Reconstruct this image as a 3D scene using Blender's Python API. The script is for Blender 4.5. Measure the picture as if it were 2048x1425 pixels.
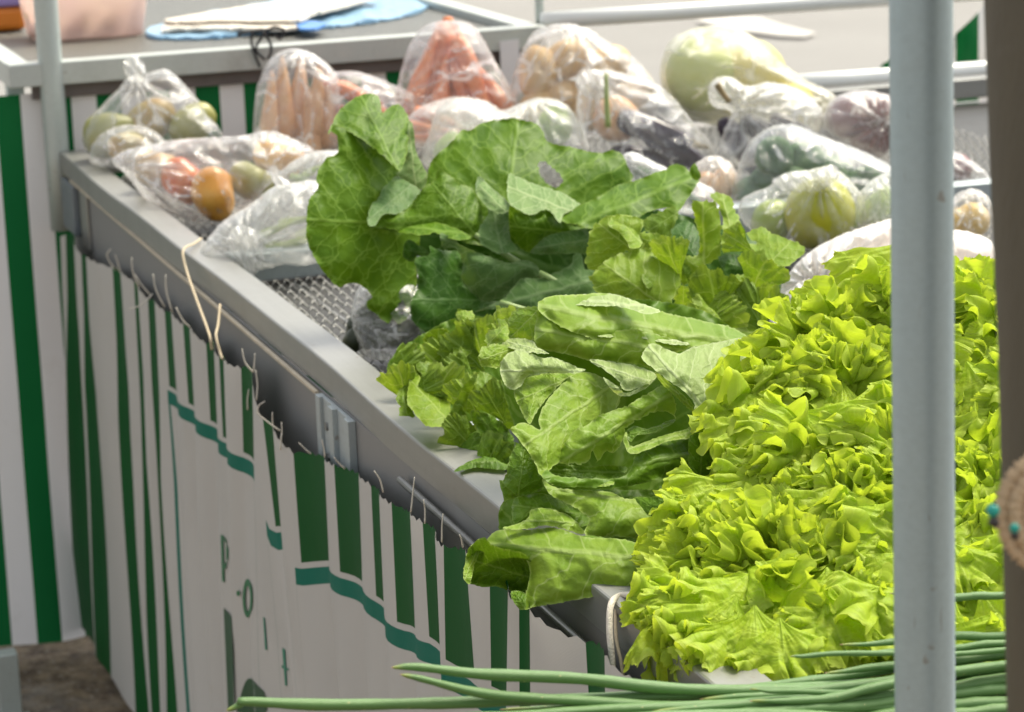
import bpy, bmesh, math, random
import numpy as np
from mathutils import Vector, Matrix
from mathutils.geometry import delaunay_2d_cdt

for o in list(bpy.data.objects):
    bpy.data.objects.remove(o, do_unlink=True)
sc = bpy.context.scene
COL = sc.collection
PI = math.pi

# ------------------------------------------------------------------ camera
FPX, CPX, CPY = 5500.0, 1024.0, 712.5          # focal length and centre, in pixels of the 2048 px wide photograph
CAM = np.array([-0.7093, 0.0, 1.59])
_vy = np.array([-1854.0, 1186.0, -FPX]); _vy /= np.linalg.norm(_vy)
_up = np.cross(np.array([1, 0.04, 0.0]), _vy); _up /= np.linalg.norm(_up)
_vx = np.cross(_vy, _up)
ROT = np.array([_vx, _vy, _up])                # camera axes -> world axes
cam_data = bpy.data.cameras.new('camera')
cam_data.sensor_width = 36.0
cam_data.lens = FPX * 36.0 / 2048.0
cam_data.clip_start = 0.05
cam_data.clip_end = 400.0
cam_data.dof.use_dof = True
cam_data.dof.focus_distance = 2.35
cam_data.dof.aperture_fstop = 13.0
cam_obj = bpy.data.objects.new('camera', cam_data)
COL.objects.link(cam_obj)
_m = Matrix.Identity(4)
for i in range(3):
    for j in range(3):
        _m[i][j] = ROT[i][j]
    _m[i][3] = CAM[i]
cam_obj.matrix_world = _m
sc.camera = cam_obj

# ------------------------------------------------------------------ light
SUN_EL, SUN_AZ = math.radians(56), math.radians(62)      # azimuth measured from +Y towards +X
world = bpy.data.worlds.new('World'); sc.world = world
world.use_nodes = True
wn = world.node_tree.nodes; wl = world.node_tree.links
wn.clear()
w_out = wn.new('ShaderNodeOutputWorld'); w_bg = wn.new('ShaderNodeBackground'); w_sky = wn.new('ShaderNodeTexSky')
w_sky.sky_type = 'NISHITA'; w_sky.sun_disc = False
w_sky.sun_elevation = SUN_EL; w_sky.sun_rotation = SUN_AZ
w_sky.air_density = 1.0; w_sky.dust_density = 3.5; w_sky.ozone_density = 1.0
w_bg.inputs['Strength'].default_value = 0.115
w_hs = wn.new('ShaderNodeHueSaturation'); w_hs.inputs['Saturation'].default_value = 0.16   # thin overcast: a paler sky
wl.new(w_sky.outputs[0], w_hs.inputs['Color']); wl.new(w_hs.outputs[0], w_bg.inputs[0]); wl.new(w_bg.outputs[0], w_out.inputs[0])
sun = bpy.data.lights.new('sun', 'SUN'); sun.energy = 1.9; sun.angle = math.radians(20); sun.color = (1.0, 0.91, 0.70)
sun_o = bpy.data.objects.new('sun', sun); COL.objects.link(sun_o)
_sd = Vector((math.sin(SUN_AZ) * math.cos(SUN_EL), math.cos(SUN_AZ) * math.cos(SUN_EL), math.sin(SUN_EL)))
sun_o.rotation_euler = (-_sd).to_track_quat('-Z', 'Y').to_euler()
sc.view_settings.view_transform = 'Standard'; sc.view_settings.look = 'None'
sc.view_settings.gamma = 1.0; sc.view_settings.use_curve_mapping = False
sc.view_settings.exposure = 1.24
sc.cycles.transparent_max_bounces = 24
sc.cycles.max_bounces = 10
sc.cycles.use_denoising = True

# ------------------------------------------------------------------ helpers
def ray(px, py):
    px = np.asarray(px, float); py = np.asarray(py, float)
    c = np.stack([px - CPX, -(py - CPY), np.full(px.shape, -FPX)], -1) / FPX
    return c @ ROT.T
def at(px, py, d):                              # the point seen at a pixel, at distance d along the view axis
    return CAM + ray(px, py) * np.asarray(d, float)[..., None]
def on_z(px, py, z):
    r = ray(px, py); return CAM + r * ((z - CAM[2]) / r[..., 2])[..., None]
def on_x(px, py, x):
    r = ray(px, py); return CAM + r * ((x - CAM[0]) / r[..., 0])[..., None]
def on_y(px, py, y):
    r = ray(px, py); return CAM + r * ((y - CAM[1]) / r[..., 1])[..., None]
def depth_of(p):
    return float(-((np.asarray(p) - CAM) @ ROT)[2])
def tray_depth(px, py, z=0.868):
    return depth_of(on_z(np.float64(px), np.float64(py), z))
def px_size(d):                                 # metres covered by one photograph pixel at distance d
    return d / FPX

def fbm(P, seed, freq, octaves=3):              # smooth pseudo noise in about -1..1, vectorised
    rng = np.random.RandomState(seed)
    P = np.asarray(P, float); out = np.zeros(P.shape[0]); amp = 1.0; tot = 0
    for o in range(octaves):
        for k in range(4):
            v = rng.normal(size=P.shape[1]); v /= np.linalg.norm(v)
            w = rng.normal(size=P.shape[1]); w /= np.linalg.norm(w)
            q = P @ v * freq * (0.7 + 0.6 * rng.rand())
            out += amp * 0.5 * np.sin(q + rng.rand() * 6.28 + 1.3 * np.sin(P @ w * freq * 0.8 + rng.rand() * 6.28))
        tot += amp; amp *= 0.5; freq *= 2.1
    return out / tot

def tag(o, label=None, cat=None, group=None, kind=None):
    if label: o['label'] = label
    if cat: o['category'] = cat
    if group: o['group'] = group
    if kind: o['kind'] = kind
    return o
def empty(name, loc=(0, 0, 0)):
    o = bpy.data.objects.new(name, None); COL.objects.link(o)
    o.location = tuple(float(v) for v in loc); o.empty_display_size = 0.05
    return o
def mesh_obj(name, verts, faces, mat, parent=None, smooth=True, uv=None):
    me = bpy.data.meshes.new(name)
    me.from_pydata([tuple(map(float, v)) for v in verts], [], [tuple(map(int, f)) for f in faces])
    if smooth:
        me.polygons.foreach_set('use_smooth', [True] * len(me.polygons))
    if uv is not None:
        lay = me.uv_layers.new(name='UVMap')
        idx = np.empty(len(me.loops), np.int32); me.loops.foreach_get('vertex_index', idx)
        lay.data.foreach_set('uv', np.asarray(uv, np.float32)[idx].ravel())
    if mat: me.materials.append(mat)
    o = bpy.data.objects.new(name, me); COL.objects.link(o)
    if parent:
        o.parent = parent
        o.matrix_parent_inverse = Matrix.Translation(-Vector(parent.location))
    return o
def box(x0, x1, y0, y1, z0, z1):
    v = [(x, y, z) for x in (x0, x1) for y in (y0, y1) for z in (z0, z1)]
    f = [(0, 1, 3, 2), (4, 6, 7, 5), (0, 4, 5, 1), (2, 3, 7, 6), (0, 2, 6, 4), (1, 5, 7, 3)]
    return v, f
def box_obj(name, b, mat, parent=None, bevel=0.002):
    o = mesh_obj(name, *box(*b), mat, parent, smooth=False)
    if bevel:
        bm = bmesh.new(); bm.from_mesh(o.data)
        bmesh.ops.bevel(bm, geom=bm.edges[:], offset=bevel, segments=2, affect='EDGES', profile=0.5)
        bm.to_mesh(o.data); bm.free()
    return o
def tube_geo(pts, radii, n=10, cap=True):
    P = np.asarray(pts, float); m = len(P)
    R_ = np.broadcast_to(np.asarray(radii, float), (m,)) if np.ndim(radii) == 0 else np.asarray(radii, float)
    T = np.gradient(P, axis=0); T /= (np.linalg.norm(T, axis=1, keepdims=True) + 1e-12)
    ref = np.array([0.0, 0, 1.0]) if abs(T[0][2]) < 0.9 else np.array([1.0, 0, 0])
    V = []; nrm = np.cross(T[0], ref); nrm /= np.linalg.norm(nrm)
    for i in range(m):
        nrm = nrm - T[i] * (nrm @ T[i]); nrm /= np.linalg.norm(nrm)
        b = np.cross(T[i], nrm)
        for k in range(n):
            a = 2 * PI * k / n
            V.append(P[i] + R_[i] * (math.cos(a) * nrm + math.sin(a) * b))
    Fc = []
    for i in range(m - 1):
        for k in range(n):
            Fc.append((i * n + k, i * n + (k + 1) % n, (i + 1) * n + (k + 1) % n, (i + 1) * n + k))
    if cap:
        Fc.append(tuple(range(n - 1, -1, -1))); Fc.append(tuple((m - 1) * n + k for k in range(n)))
    return V, Fc
def tube(name, pts, radii, mat, parent=None, n=10):
    V, Fc = tube_geo(pts, radii, n)
    o = mesh_obj(name, V, Fc, mat, parent)
    uvv = np.repeat(np.linspace(0, 1, len(pts)), n)
    return o
def spline(pts, n):
    P = np.asarray(pts, float)
    if len(P) == 2: return np.linspace(P[0], P[1], n)
    Q = np.vstack([2 * P[0] - P[1], P, 2 * P[-1] - P[-2]]); out = []
    t = np.linspace(0, len(P) - 1 - 1e-9, n)
    for u in t:
        i = int(u); f = u - i
        a, b, c, d = Q[i], Q[i + 1], Q[i + 2], Q[i + 3]
        out.append(0.5 * ((2 * b) + (-a + c) * f + (2 * a - 5 * b + 4 * c - d) * f * f + (-a + 3 * b - 3 * c + d) * f ** 3))
    return np.array(out)
def closed_spline(pts, step):
    P = np.asarray(pts, float); n = len(P); out = []
    for i in range(n):
        a, b, c, d = P[i - 1], P[i], P[(i + 1) % n], P[(i + 2) % n]
        k = max(1, int(np.linalg.norm(c - b) / step))
        for f in np.arange(k) / k:
            out.append(0.5 * ((2 * b) + (-a + c) * f + (2 * a - 5 * b + 4 * c - d) * f * f + (-a + 3 * b - 3 * c + d) * f ** 3))
    return np.array(out)
def inside(P, poly):
    x, y = P[:, 0], P[:, 1]; c = np.zeros(len(P), bool); n = len(poly); j = n - 1
    for i in range(n):
        xi, yi = poly[i]; xj, yj = poly[j]
        m = (yi > y) != (yj > y)
        with np.errstate(divide='ignore', invalid='ignore'):
            c ^= m & (x < (xj - xi) * (y - yi) / (yj - yi + 1e-12) + xi)
        j = i
    return c
def region(poly, step, rng, serrate=0.0, smooth_it=12):
    """Triangulate a closed outline. Returns 2-D points, triangles, boundary flag, roundness 0..1."""
    B = closed_spline(poly, step)
    if serrate:
        B = B + rng.normal(size=B.shape) * serrate
    lo, hi = B.min(0), B.max(0)
    gx, gy = np.meshgrid(np.arange(lo[0], hi[0], step), np.arange(lo[1], hi[1], step * 0.87))
    gx = gx + (np.arange(gx.shape[0])[:, None] % 2) * step * 0.5
    G = np.stack([gx.ravel(), gy.ravel()], 1); G = G + rng.normal(size=G.shape) * step * 0.07
    G = G[inside(G, B)]
    def bd(Q):
        a = B; b = np.roll(B, -1, 0); ab = b - a; L2 = (ab ** 2).sum(1) + 1e-9
        out = np.full(len(Q), 1e9)
        for s in range(0, len(Q), 2000):
            q = Q[s:s + 2000]
            t = np.clip(((q[:, None] - a) * ab).sum(2) / L2, 0, 1)
            out[s:s + 2000] = np.sqrt((((a + t[..., None] * ab) - q[:, None]) ** 2).sum(2)).min(1)
        return out
    if len(G):
        G = G[bd(G) > step * 0.45]
    allp = np.vstack([B, G]) if len(G) else B
    nb = len(B)
    r = delaunay_2d_cdt([Vector(p) for p in allp], [(i, (i + 1) % nb) for i in range(nb)], [], 1, 1e-4)
    P = np.array([tuple(v) for v in r[0]]); T = [tuple(f) for f in r[2]]
    d = bd(P); flag = d < 1e-3
    dm = max(d.max(), 1e-6)
    h = np.sqrt(np.clip(1 - (1 - d / dm) ** 2, 0, 1))
    E = np.array([(t[i], t[(i + 1) % 3]) for t in T for i in range(3)]); E = np.vstack([E, E[:, ::-1]])
    deg = np.bincount(E[:, 0], minlength=len(P)) + 1e-9
    for _ in range(smooth_it):
        h2 = np.bincount(E[:, 0], weights=h[E[:, 1]], minlength=len(P)) / deg
        h = np.where(flag, 0, 0.3 * h + 0.7 * h2)
    return P, T, flag, h / max(h.max(), 1e-6), d

# ------------------------------------------------------------------ materials
def new_mat(name):
    m = bpy.data.materials.new(name); m.use_nodes = True
    nt = m.node_tree; nt.nodes.clear()
    out = nt.nodes.new('ShaderNodeOutputMaterial')
    return m, nt, out
class NT:
    def __init__(s, nt): s.nt = nt
    def n(s, typ, **kw):
        nd = s.nt.nodes.new('ShaderNode' + typ)
        for k, v in kw.items():
            if k.startswith('_'): setattr(nd, k[1:], v)
            else: s.set(nd.inputs[k.replace('__', ' ')], v)
        return nd
    def set(s, inp, v):
        if isinstance(v, bpy.types.NodeSocket): s.nt.links.new(v, inp)
        elif isinstance(v, (tuple, list)) and len(v) == 3 and inp.type == 'RGBA': inp.default_value = (*v, 1)
        else: inp.default_value = v
    def math(s, op, a, b=None, c=None, clamp=False):
        nd = s.nt.nodes.new('ShaderNodeMath'); nd.operation = op; nd.use_clamp = clamp
        s.set(nd.inputs[0], a)
        if b is not None: s.set(nd.inputs[1], b)
        if c is not None: s.set(nd.inputs[2], c)
        return nd.outputs[0]
    def mixc(s, fac, a, b, blend='MIX'):
        nd = s.nt.nodes.new('ShaderNodeMix'); nd.data_type = 'RGBA'; nd.blend_type = blend
        s.set(nd.inputs[0], fac); s.set(nd.inputs[6], a); s.set(nd.inputs[7], b)
        return nd.outputs[2]
    def ramp(s, fac, stops):
        nd = s.nt.nodes.new('ShaderNodeValToRGB'); s.set(nd.inputs[0], fac)
        cr = nd.color_ramp
        while len(cr.elements) < len(stops): cr.elements.new(0.5)
        for e, (p, c) in zip(cr.elements, stops):
            e.position = p; e.color = (*c, 1) if len(c) == 3 else c
        return nd.outputs[0]
    def noise(s, scale, detail=4, rough=0.55, vec=None, dist=0.0):
        nd = s.n('TexNoise', Scale=scale, Detail=detail, Roughness=rough, Distortion=dist)
        if vec is not None: s.set(nd.inputs['Vector'], vec)
        return nd.outputs[0]
    def smooth(s, x, lo, hi):
        nd = s.nt.nodes.new('ShaderNodeMapRange'); nd.interpolation_type = 'SMOOTHSTEP'
        s.set(nd.inputs[0], x); nd.inputs[1].default_value = lo; nd.inputs[2].default_value = hi
        return nd.outputs[0]
    def obj(s):
        return s.n('TexCoord').outputs['Object']

def solid_mat(name, col, rough=0.5, metal=0.0, var=0.12, scale=20, bump=0.1, bscale=60, spec=0.5, dirt=None, trans=0.0):
    m, nt, out = new_mat(name); k = NT(nt); co = k.obj()
    nz = k.noise(scale, 5, 0.6, co)
    c = k.mixc(nz, tuple(v * (1 - var) for v in col), tuple(min(1, v * (1 + var)) for v in col))
    if dirt:
        dz = k.smooth(k.noise(scale * 0.35, 6, 0.7, co), 0.52, 0.72)
        c = k.mixc(k.math('MULTIPLY', dz, 0.6), c, dirt)
    b = k.n('Bump', Strength=bump, Distance=0.002, Height=k.noise(bscale, 4, 0.6, co))
    rr = k.math('ADD', rough, k.math('MULTIPLY', k.math('SUBTRACT', nz, 0.5), 0.25))
    p = k.n('BsdfPrincipled', Base__Color=c, Roughness=rr, Metallic=metal, Normal=b.outputs[0])
    p.inputs['Specular IOR Level'].default_value = spec
    sh = p.outputs[0]
    if trans:
        t = k.n('BsdfTranslucent', Color=c)
        sh = k.n('MixShader', Fac=trans); nt.links.new(p.outputs[0], sh.inputs[1]); nt.links.new(t.outputs[0], sh.inputs[2]); sh = sh.outputs[0]
    nt.links.new(sh, out.inputs[0])
    return m

def leaf_mat(name, top, dark, vein, trans=0.35, laterals=6.0, vein_amt=0.6, rough=0.5, net=12.0, edge=None, bump=0.22, spec=0.12, edge_amt=0.28, net_amt=0.6):
    """Leaf lamina with midrib, side veins and a net of small veins laid out along the leaf's own length (u) and width (v)."""
    m, nt, out = new_mat(name); k = NT(nt)
    uvn = k.n('TexCoord').outputs['UV']; sep = k.n('SeparateXYZ', Vector=uvn)
    u, v = sep.outputs[0], sep.outputs[1]
    wob = k.n('TexNoise', Scale=5.0, Detail=3.0, Vector=uvn)
    av = k.math('ABSOLUTE', k.math('ADD', v, k.math('MULTIPLY', k.math('SUBTRACT', wob.outputs[0], 0.5), 0.05)))
    mid = k.smooth(av, 0.022, 0.004)
    sgn = k.math('SIGN', v)
    t = k.math('ADD', k.math('SUBTRACT', u, k.math('MULTIPLY', av, 0.75)), k.math('MULTIPLY', k.math('SUBTRACT', wob.outputs[0], 0.5), 0.22))
    t = k.math('ADD', k.math('MULTIPLY', t, laterals), k.math('MULTIPLY', sgn, 0.21))
    fr = k.math('ABSOLUTE', k.math('SUBTRACT', k.math('FRACT', t), 0.5))
    lat = k.smooth(fr, 0.055, 0.012)
    latw = k.smooth(fr, 0.0, 0.42)
    wv = k.mixc(0.12, uvn, k.n('TexNoise', Scale=9.0, Vector=uvn).outputs['Color'])
    vo = k.n('TexVoronoi', _feature='DISTANCE_TO_EDGE', Scale=net, Vector=wv)
    netv = k.smooth(vo.outputs['Distance'], 0.060, 0.010)
    netw = k.smooth(vo.outputs['Distance'], 0.0, 0.30)
    vv = k.math('MAXIMUM', k.math('MAXIMUM', mid, k.math('MULTIPLY', lat, 0.95)), k.math('MULTIPLY', netv, net_amt))
    oi = k.n('ObjectInfo')
    base = k.mixc(k.smooth(k.noise(4.0, 4, 0.6, uvn), 0.3, 0.75), dark, top)
    base = k.mixc(k.math('MULTIPLY', oi.outputs['Random'], 0.35), base, tuple(min(1, c * 0.72) for c in top))
    col = k.mixc(k.math('MULTIPLY', vv, vein_amt), base, vein)
    spots = k.smooth(k.noise(38.0, 2, 0.5, uvn), 0.74, 0.80)
    col = k.mixc(k.math('MULTIPLY', spots, 0.35), col, (0.20, 0.15, 0.04))
    if edge is not None:
        at_ = k.n('Attribute', _attribute_name='edge')
        col = k.mixc(k.math('MULTIPLY', at_.outputs['Fac'], edge_amt), col, edge)
    hgt = k.math('ADD', k.math('MULTIPLY', latw, 0.8), k.math('MULTIPLY', netw, 0.5))
    hgt = k.math('ADD', hgt, k.math('MULTIPLY', k.noise(24, 4, 0.6, uvn), 0.5))
    hgt = k.math('SUBTRACT', hgt, k.math('MULTIPLY', mid, 0.6))
    b = k.n('Bump', Strength=bump, Distance=0.004, Height=hgt)
    p = k.n('BsdfPrincipled', Base__Color=col, Roughness=rough, Normal=b.outputs[0])
    p.inputs['Specular IOR Level'].default_value = spec
    tc = k.mixc(1.0, col, (1.0, 0.95, 0.45), 'MULTIPLY')
    tr = k.n('BsdfTranslucent', Color=tc, Normal=b.outputs[0])
    mx = k.n('MixShader', Fac=trans)
    nt.links.new(p.outputs[0], mx.inputs[1]); nt.links.new(tr.outputs[0], mx.inputs[2])
    nt.links.new(mx.outputs[0], out.inputs[0])
    return m

def film_mat(name, haze=0.10, tint=(1, 1, 1), crease=0.35, rough=0.13):
    """Thin clear plastic: see-through, glossy, milky where it is creased or seen edge on."""
    m, nt, out = new_mat(name); k = NT(nt); co = k.obj()
    lw = k.n('LayerWeight', Blend=0.35)
    at_ = k.n('Attribute', _attribute_name='crease')
    w1 = k.smooth(k.noise(55, 4, 0.6, co, 1.0), 0.55, 0.72)
    fac = k.math('ADD', haze, k.math('MULTIPLY', k.math('POWER', lw.outputs['Facing'], 2.2), 0.55))
    fac = k.math('ADD', fac, k.math('MULTIPLY', at_.outputs['Fac'], crease))
    fac = k.math('ADD', fac, k.math('MULTIPLY', w1, 0.10), clamp=True)
    b = k.n('Bump', Strength=0.7, Distance=0.007, Height=k.noise(38, 5, 0.6, co, 2.2))
    tr = k.n('BsdfTransparent', Color=tuple(0.97 * c for c in tint))
    df = k.n('BsdfDiffuse', Color=tuple(0.9 * c for c in tint)); tl = k.n('BsdfTranslucent', Color=tuple(0.9 * c for c in tint))
    d2 = k.n('MixShader', Fac=0.5); nt.links.new(df.outputs[0], d2.inputs[1]); nt.links.new(tl.outputs[0], d2.inputs[2])
    a = k.n('MixShader', Fac=fac); nt.links.new(tr.outputs[0], a.inputs[1]); nt.links.new(d2.outputs[0], a.inputs[2])
    gl = k.n('BsdfGlossy', Roughness=rough, Normal=b.outputs[0], Color=(1, 1, 1))
    lg = k.n('LayerWeight', Blend=0.5, Normal=b.outputs[0])
    f2 = k.math('ADD', 0.075, k.math('MULTIPLY', k.math('POWER', lg.outputs['Facing'], 3.0), 0.5), clamp=True)
    z = k.n('MixShader', Fac=f2); nt.links.new(a.outputs[0], z.inputs[1]); nt.links.new(gl.outputs[0], z.inputs[2])
    nt.links.new(z.outputs[0], out.inputs[0])
    return m

M = {}
def galv(name, col, rough=0.38, metal=0.55):
    m, nt, out = new_mat(name); k = NT(nt); co = k.obj()
    mp = k.n('Mapping', Vector=co, Scale=(40, 1.2, 40))
    st = k.noise(6, 5, 0.65, mp.outputs[0])
    sp = k.noise(14, 5, 0.6, co); stain = k.smooth(k.noise(5, 6, 0.7, co), 0.50, 0.78)
    c = k.mixc(st, tuple(v * 0.86 for v in col), tuple(min(1, v * 1.12) for v in col))
    c = k.mixc(k.math('MULTIPLY', sp, 0.25), c, tuple(v * 0.7 for v in col))
    c = k.mixc(k.math('MULTIPLY', stain, 0.45), c, (0.20, 0.18, 0.14))
    sc_ = k.smooth(k.noise(9, 3, 0.7, k.n('Mapping', Vector=co, Scale=(30, 30, 3)).outputs[0]), 0.66, 0.70)
    c = k.mixc(k.math('MULTIPLY', sc_, 0.35), c, (0.16, 0.13, 0.10))
    spk = k.smooth(k.noise(75, 2, 0.5, co), 0.70, 0.76)
    c = k.mixc(k.math('MULTIPLY', spk, 0.5), c, (0.22, 0.16, 0.11))
    b = k.n('Bump', Strength=0.25, Distance=0.001, Height=k.noise(60, 5, 0.65, co))
    p = k.n('BsdfPrincipled', Base__Color=c, Metallic=metal, Roughness=k.math('ADD', rough, k.math('MULTIPLY', sp, 0.2)), Normal=b.outputs[0])
    nt.links.new(p.outputs[0], out.inputs[0]); return m
# ------------------------------------------------------------------ ground
m, nt, out = new_mat('asphalt'); k = NT(nt); co = k.obj()
c = k.mixc(k.noise(0.5, 6, 0.65, co), (0.20, 0.195, 0.185), (0.31, 0.302, 0.29))
yy_ = k.n('SeparateXYZ', Vector=co).outputs[1]
soil = k.math('MULTIPLY', k.smooth(k.noise(2.2, 6, 0.7, co), 0.25, 0.5), k.smooth(yy_, 7.0, 5.0))     # trodden earth and litter under the stalls
earth = k.mixc(k.smooth(k.noise(26, 5, 0.7, co), 0.35, 0.65), (0.07, 0.045, 0.025), (0.24, 0.18, 0.11))
c = k.mixc(soil, c, earth)
c = k.mixc(k.math('MULTIPLY', k.smooth(k.noise(90, 2, 0.5, co), 0.55, 0.72), 0.5), c, (0.38, 0.34, 0.29))
b = k.n('Bump', Strength=0.6, Distance=0.006, Height=k.noise(120, 4, 0.7, co))
p = k.n('BsdfPrincipled', Base__Color=c, Roughness=0.9, Normal=b.outputs[0]); nt.links.new(p.outputs[0], out.inputs[0])
M['asphalt'] = m
N = 40; gv = []; gf = []
xs = np.concatenate([np.linspace(-150, -6, 8), np.linspace(-4, 10, 24), np.linspace(14, 160, 9)])
ys = np.concatenate([np.linspace(-60, -2, 5), np.linspace(0, 18, 26), np.linspace(24, 220, 10)])
for y in ys:
    for x in xs:
        gv.append((x, y, 0.01 * math.sin(x * 1.3) * math.cos(y * 0.9) - 0.012))
for j in range(len(ys) - 1):
    for i in range(len(xs) - 1):
        a = j * len(xs) + i; gf.append((a, a + 1, a + len(xs) + 1, a + len(xs)))
tag(mesh_obj('ground', gv, gf, M['asphalt']), kind='structure')
# worn white road paint
M['road_paint'] = solid_mat('road_paint', (0.52, 0.50, 0.47), 0.8, var=0.2, scale=6, dirt=(0.25, 0.22, 0.2))
pp = [(1392, 42), (1420, 34), (1470, 31), (1520, 34), (1560, 48), (1600, 58), (1632, 66), (1610, 74), (1560, 72), (1500, 64), (1440, 54)]
W_ = [on_z(np.float64(x), np.float64(y), 0.006) for x, y in pp]
o = mesh_obj('road_marking', W_, [tuple(range(len(W_)))], M['road_paint'], smooth=False); tag(o, kind='structure')

# ------------------------------------------------------------------ the table
M['rail'] = galv('rail_metal', (0.33, 0.33, 0.31), 0.30, 0.65)
M['tray_rail'] = galv('tray_rail_metal', (0.42, 0.47, 0.48), 0.42, 0.5)
M['pipe'] = galv('pipe_metal', (0.50, 0.56, 0.54), 0.36, 0.45)
M['pipe_near'] = galv('near_pipe_metal', (0.42, 0.53, 0.57), 0.34, 0.45)
M['apron'] = solid_mat('apron_sheet', (0.21, 0.21, 0.205), 0.55, 0.1, var=0.1, scale=5, dirt=(0.14, 0.125, 0.11))
M['sleeve'] = galv('sleeve_metal', (0.22, 0.25, 0.27), 0.4, 0.5)
M['dark'] = solid_mat('dark_gap', (0.03, 0.025, 0.02), 0.8)
M['strand'] = solid_mat('mesh_steel', (0.27, 0.27, 0.26), 0.36, 0.7, var=0.25, scale=40)
M['tray'] = solid_mat('tray_sheet', (0.045, 0.045, 0.042), 0.5, 0.3, var=0.25, scale=14)
YN, YF, XR = 1.45, 4.75, 2.0
table = empty('market_table', (0.75, 3.1, 0))
tag(table, 'long grey metal market table with raised rim carrying greens and bagged vegetables', 'table')
RZ = 0.90
# side rim: slightly uneven L-section bar
rv = []; ny = 60
for i in range(ny):
    y = YN + (YF - YN) * i / (ny - 1)
    w = 0.0015 * math.sin(y * 4.1) + 0.001 * math.sin(y * 11.3) + 0.010 * math.exp(-((y - 3.0) / 0.9) ** 2)
    dz = 0.001 * math.sin(y * 6.7)
    ox, b_ = w, 0.0025
    prof = [(ox, 0.866), (ox, RZ - b_), (ox + b_ * 0.3, RZ - b_ * 0.3), (ox + b_, RZ), (ox + 0.043, RZ), (ox + 0.045, RZ - b_), (ox + 0.045, 0.853), (ox + 0.04, 0.866)]
    rv += [(px_, y, pz + dz) for px_, pz in prof]
rf = []
for i in range(ny - 1):
    for q in range(8):
        rf.append((i * 8 + q, i * 8 + (q + 1) % 8, (i + 1) * 8 + (q + 1) % 8, (i + 1) * 8 + q))
rf.append(tuple(range(8))); rf.append(tuple(range((ny - 1) * 8 + 7, (ny - 1) * 8 - 1, -1)))
mesh_obj('side_rim', rv, rf, M['rail'], table, smooth=False)
box_obj('side_rim', (XR, XR + 0.045, YN, YF, 0.862, RZ), M['rail'], table)
box_obj('end_rim', (0.048, XR - 0.002, YF - 0.045, YF - 0.001, 0.862, RZ - 0.001), M['rail'], table)
box_obj('end_rim', (0.062, XR - 0.002, YN + 0.03, YN + 0.075, 0.862, RZ - 0.001), M['rail'], table)
for yy in (2.58, 3.645):
    box_obj('cross_rail', (0.06, XR - 0.003, yy, yy + 0.04, 0.858, RZ - 0.003), M['tray_rail'], table)
box_obj('tray_sheet', (0.058, XR - 0.004, YN + 0.08, YF - 0.05, 0.846, 0.852), M['tray'], table, bevel=0)
box_obj('apron_sheet', (0.0065, 0.0095, YN + 0.02, YF - 0.06, 0.52, 0.8655), M['apron'], table, bevel=0)
tube('apron_rod', [(-0.003, 1.47, 0.846), (-0.002, 2.0, 0.847), (-0.002, 2.6, 0.850)], 0.0038, M['strand'], table, n=8)
box_obj('edge_trim', (-0.0015, 0.003, 2.95, YF - 0.10, 0.8625, 0.8655), solid_mat('edge_trim', (0.55, 0.48, 0.36), 0.5, 0.2, var=0.4, scale=30), table, 0)
# corrugated strands of the mesh the goods lie on
sx = np.arange(0.062, 1.55, 0.0039)
sv = []; sf = []
for i, x in enumerate(sx):
    ph = 2 * PI * x / 0.0156
    zz = 0.0042 * math.sin(ph); yy = 0.0025 * math.sin(ph)
    for (dy, dz) in ((-0.0016, 0), (0, 0.0014), (0.0016, 0), (0, -0.0014)):
        sv.append((x, yy + dy, zz + dz))
for i in range(len(sx) - 1):
    for q in range(4):
        sf.append((i * 4 + q, i * 4 + (q + 1) % 4, i * 4 + 4 + (q + 1) % 4, i * 4 + 4 + q))
strand0 = None
for j, y in enumerate(np.arange(2.66, 4.68, 0.040)):
    if 3.635 < y < 3.695: continue
    if strand0 is None:
        s_ = mesh_obj('mesh_strand', sv, sf, M['strand'], table); strand0 = s_
    else:
        s_ = strand0.copy(); COL.objects.link(s_)
    s_.location = (0.002 * math.sin(j * 2.1), y, 0.8585)
for j, x in enumerate(np.arange(0.14, 1.5, 0.16)):
    box_obj('mesh_bar', (x, x + 0.004, 2.63, 3.64, 0.8525, 0.8545), M['strand'], table, bevel=0)
# posts and legs
def post(name, x, y, z0, z1, r, mat, parent, lean=(0, 0)):
    n_ = 14
    pts = [(x + lean[0] * t, y + lean[1] * t, z0 + (z1 - z0) * t) for t in np.linspace(0, 1, n_)]
    return tube(name, pts, r, mat, parent, n=28)
post('corner_post', 0.0, YF + 0.022, 0.76, 2.5, 0.0210, M['pipe'], table)
post('corner_post', XR + 0.03, YF + 0.022, 0.0, 2.5, 0.0210, M['pipe'], table)
post('corner_post', 0.0, 1.425, 0.0, 2.6, 0.0182, M['pipe_near'], table)
post('corner_post', XR + 0.03, 1.425, 0.0, 2.6, 0.0182, M['pipe_near'], table)
for (y0_, y1_, x0_) in ((2.800, 2.818, -0.003), (2.8185, 2.862, 0.0015), (2.8625, 2.882, -0.0045), (2.8825, 2.925, 0.0015), (2.9255, 2.943, -0.003)):      # folded channel of the table leg
    box_obj('leg_channel', (x0_, 0.0062, y0_, y1_, 0.74, 0.8645), M['tray_rail'], table, 0.0008)
for zz_ in (0.80, 0.835):
    V_, F_ = tube_geo([(0.0012, 2.904, zz_), (-0.0025, 2.904, zz_)], 0.005, 6); mesh_obj('bolt', V_, F_, M['strand'], table, smooth=False)
box_obj('post_sleeve', (-0.006, 0.0055, 4.60, 4.72, 0.775, 0.861), M['sleeve'], table)
box_obj('post_sleeve', (0.001, 0.0062, 4.50, 4.57, 0.765, 0.860), M['rail'], table)
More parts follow.
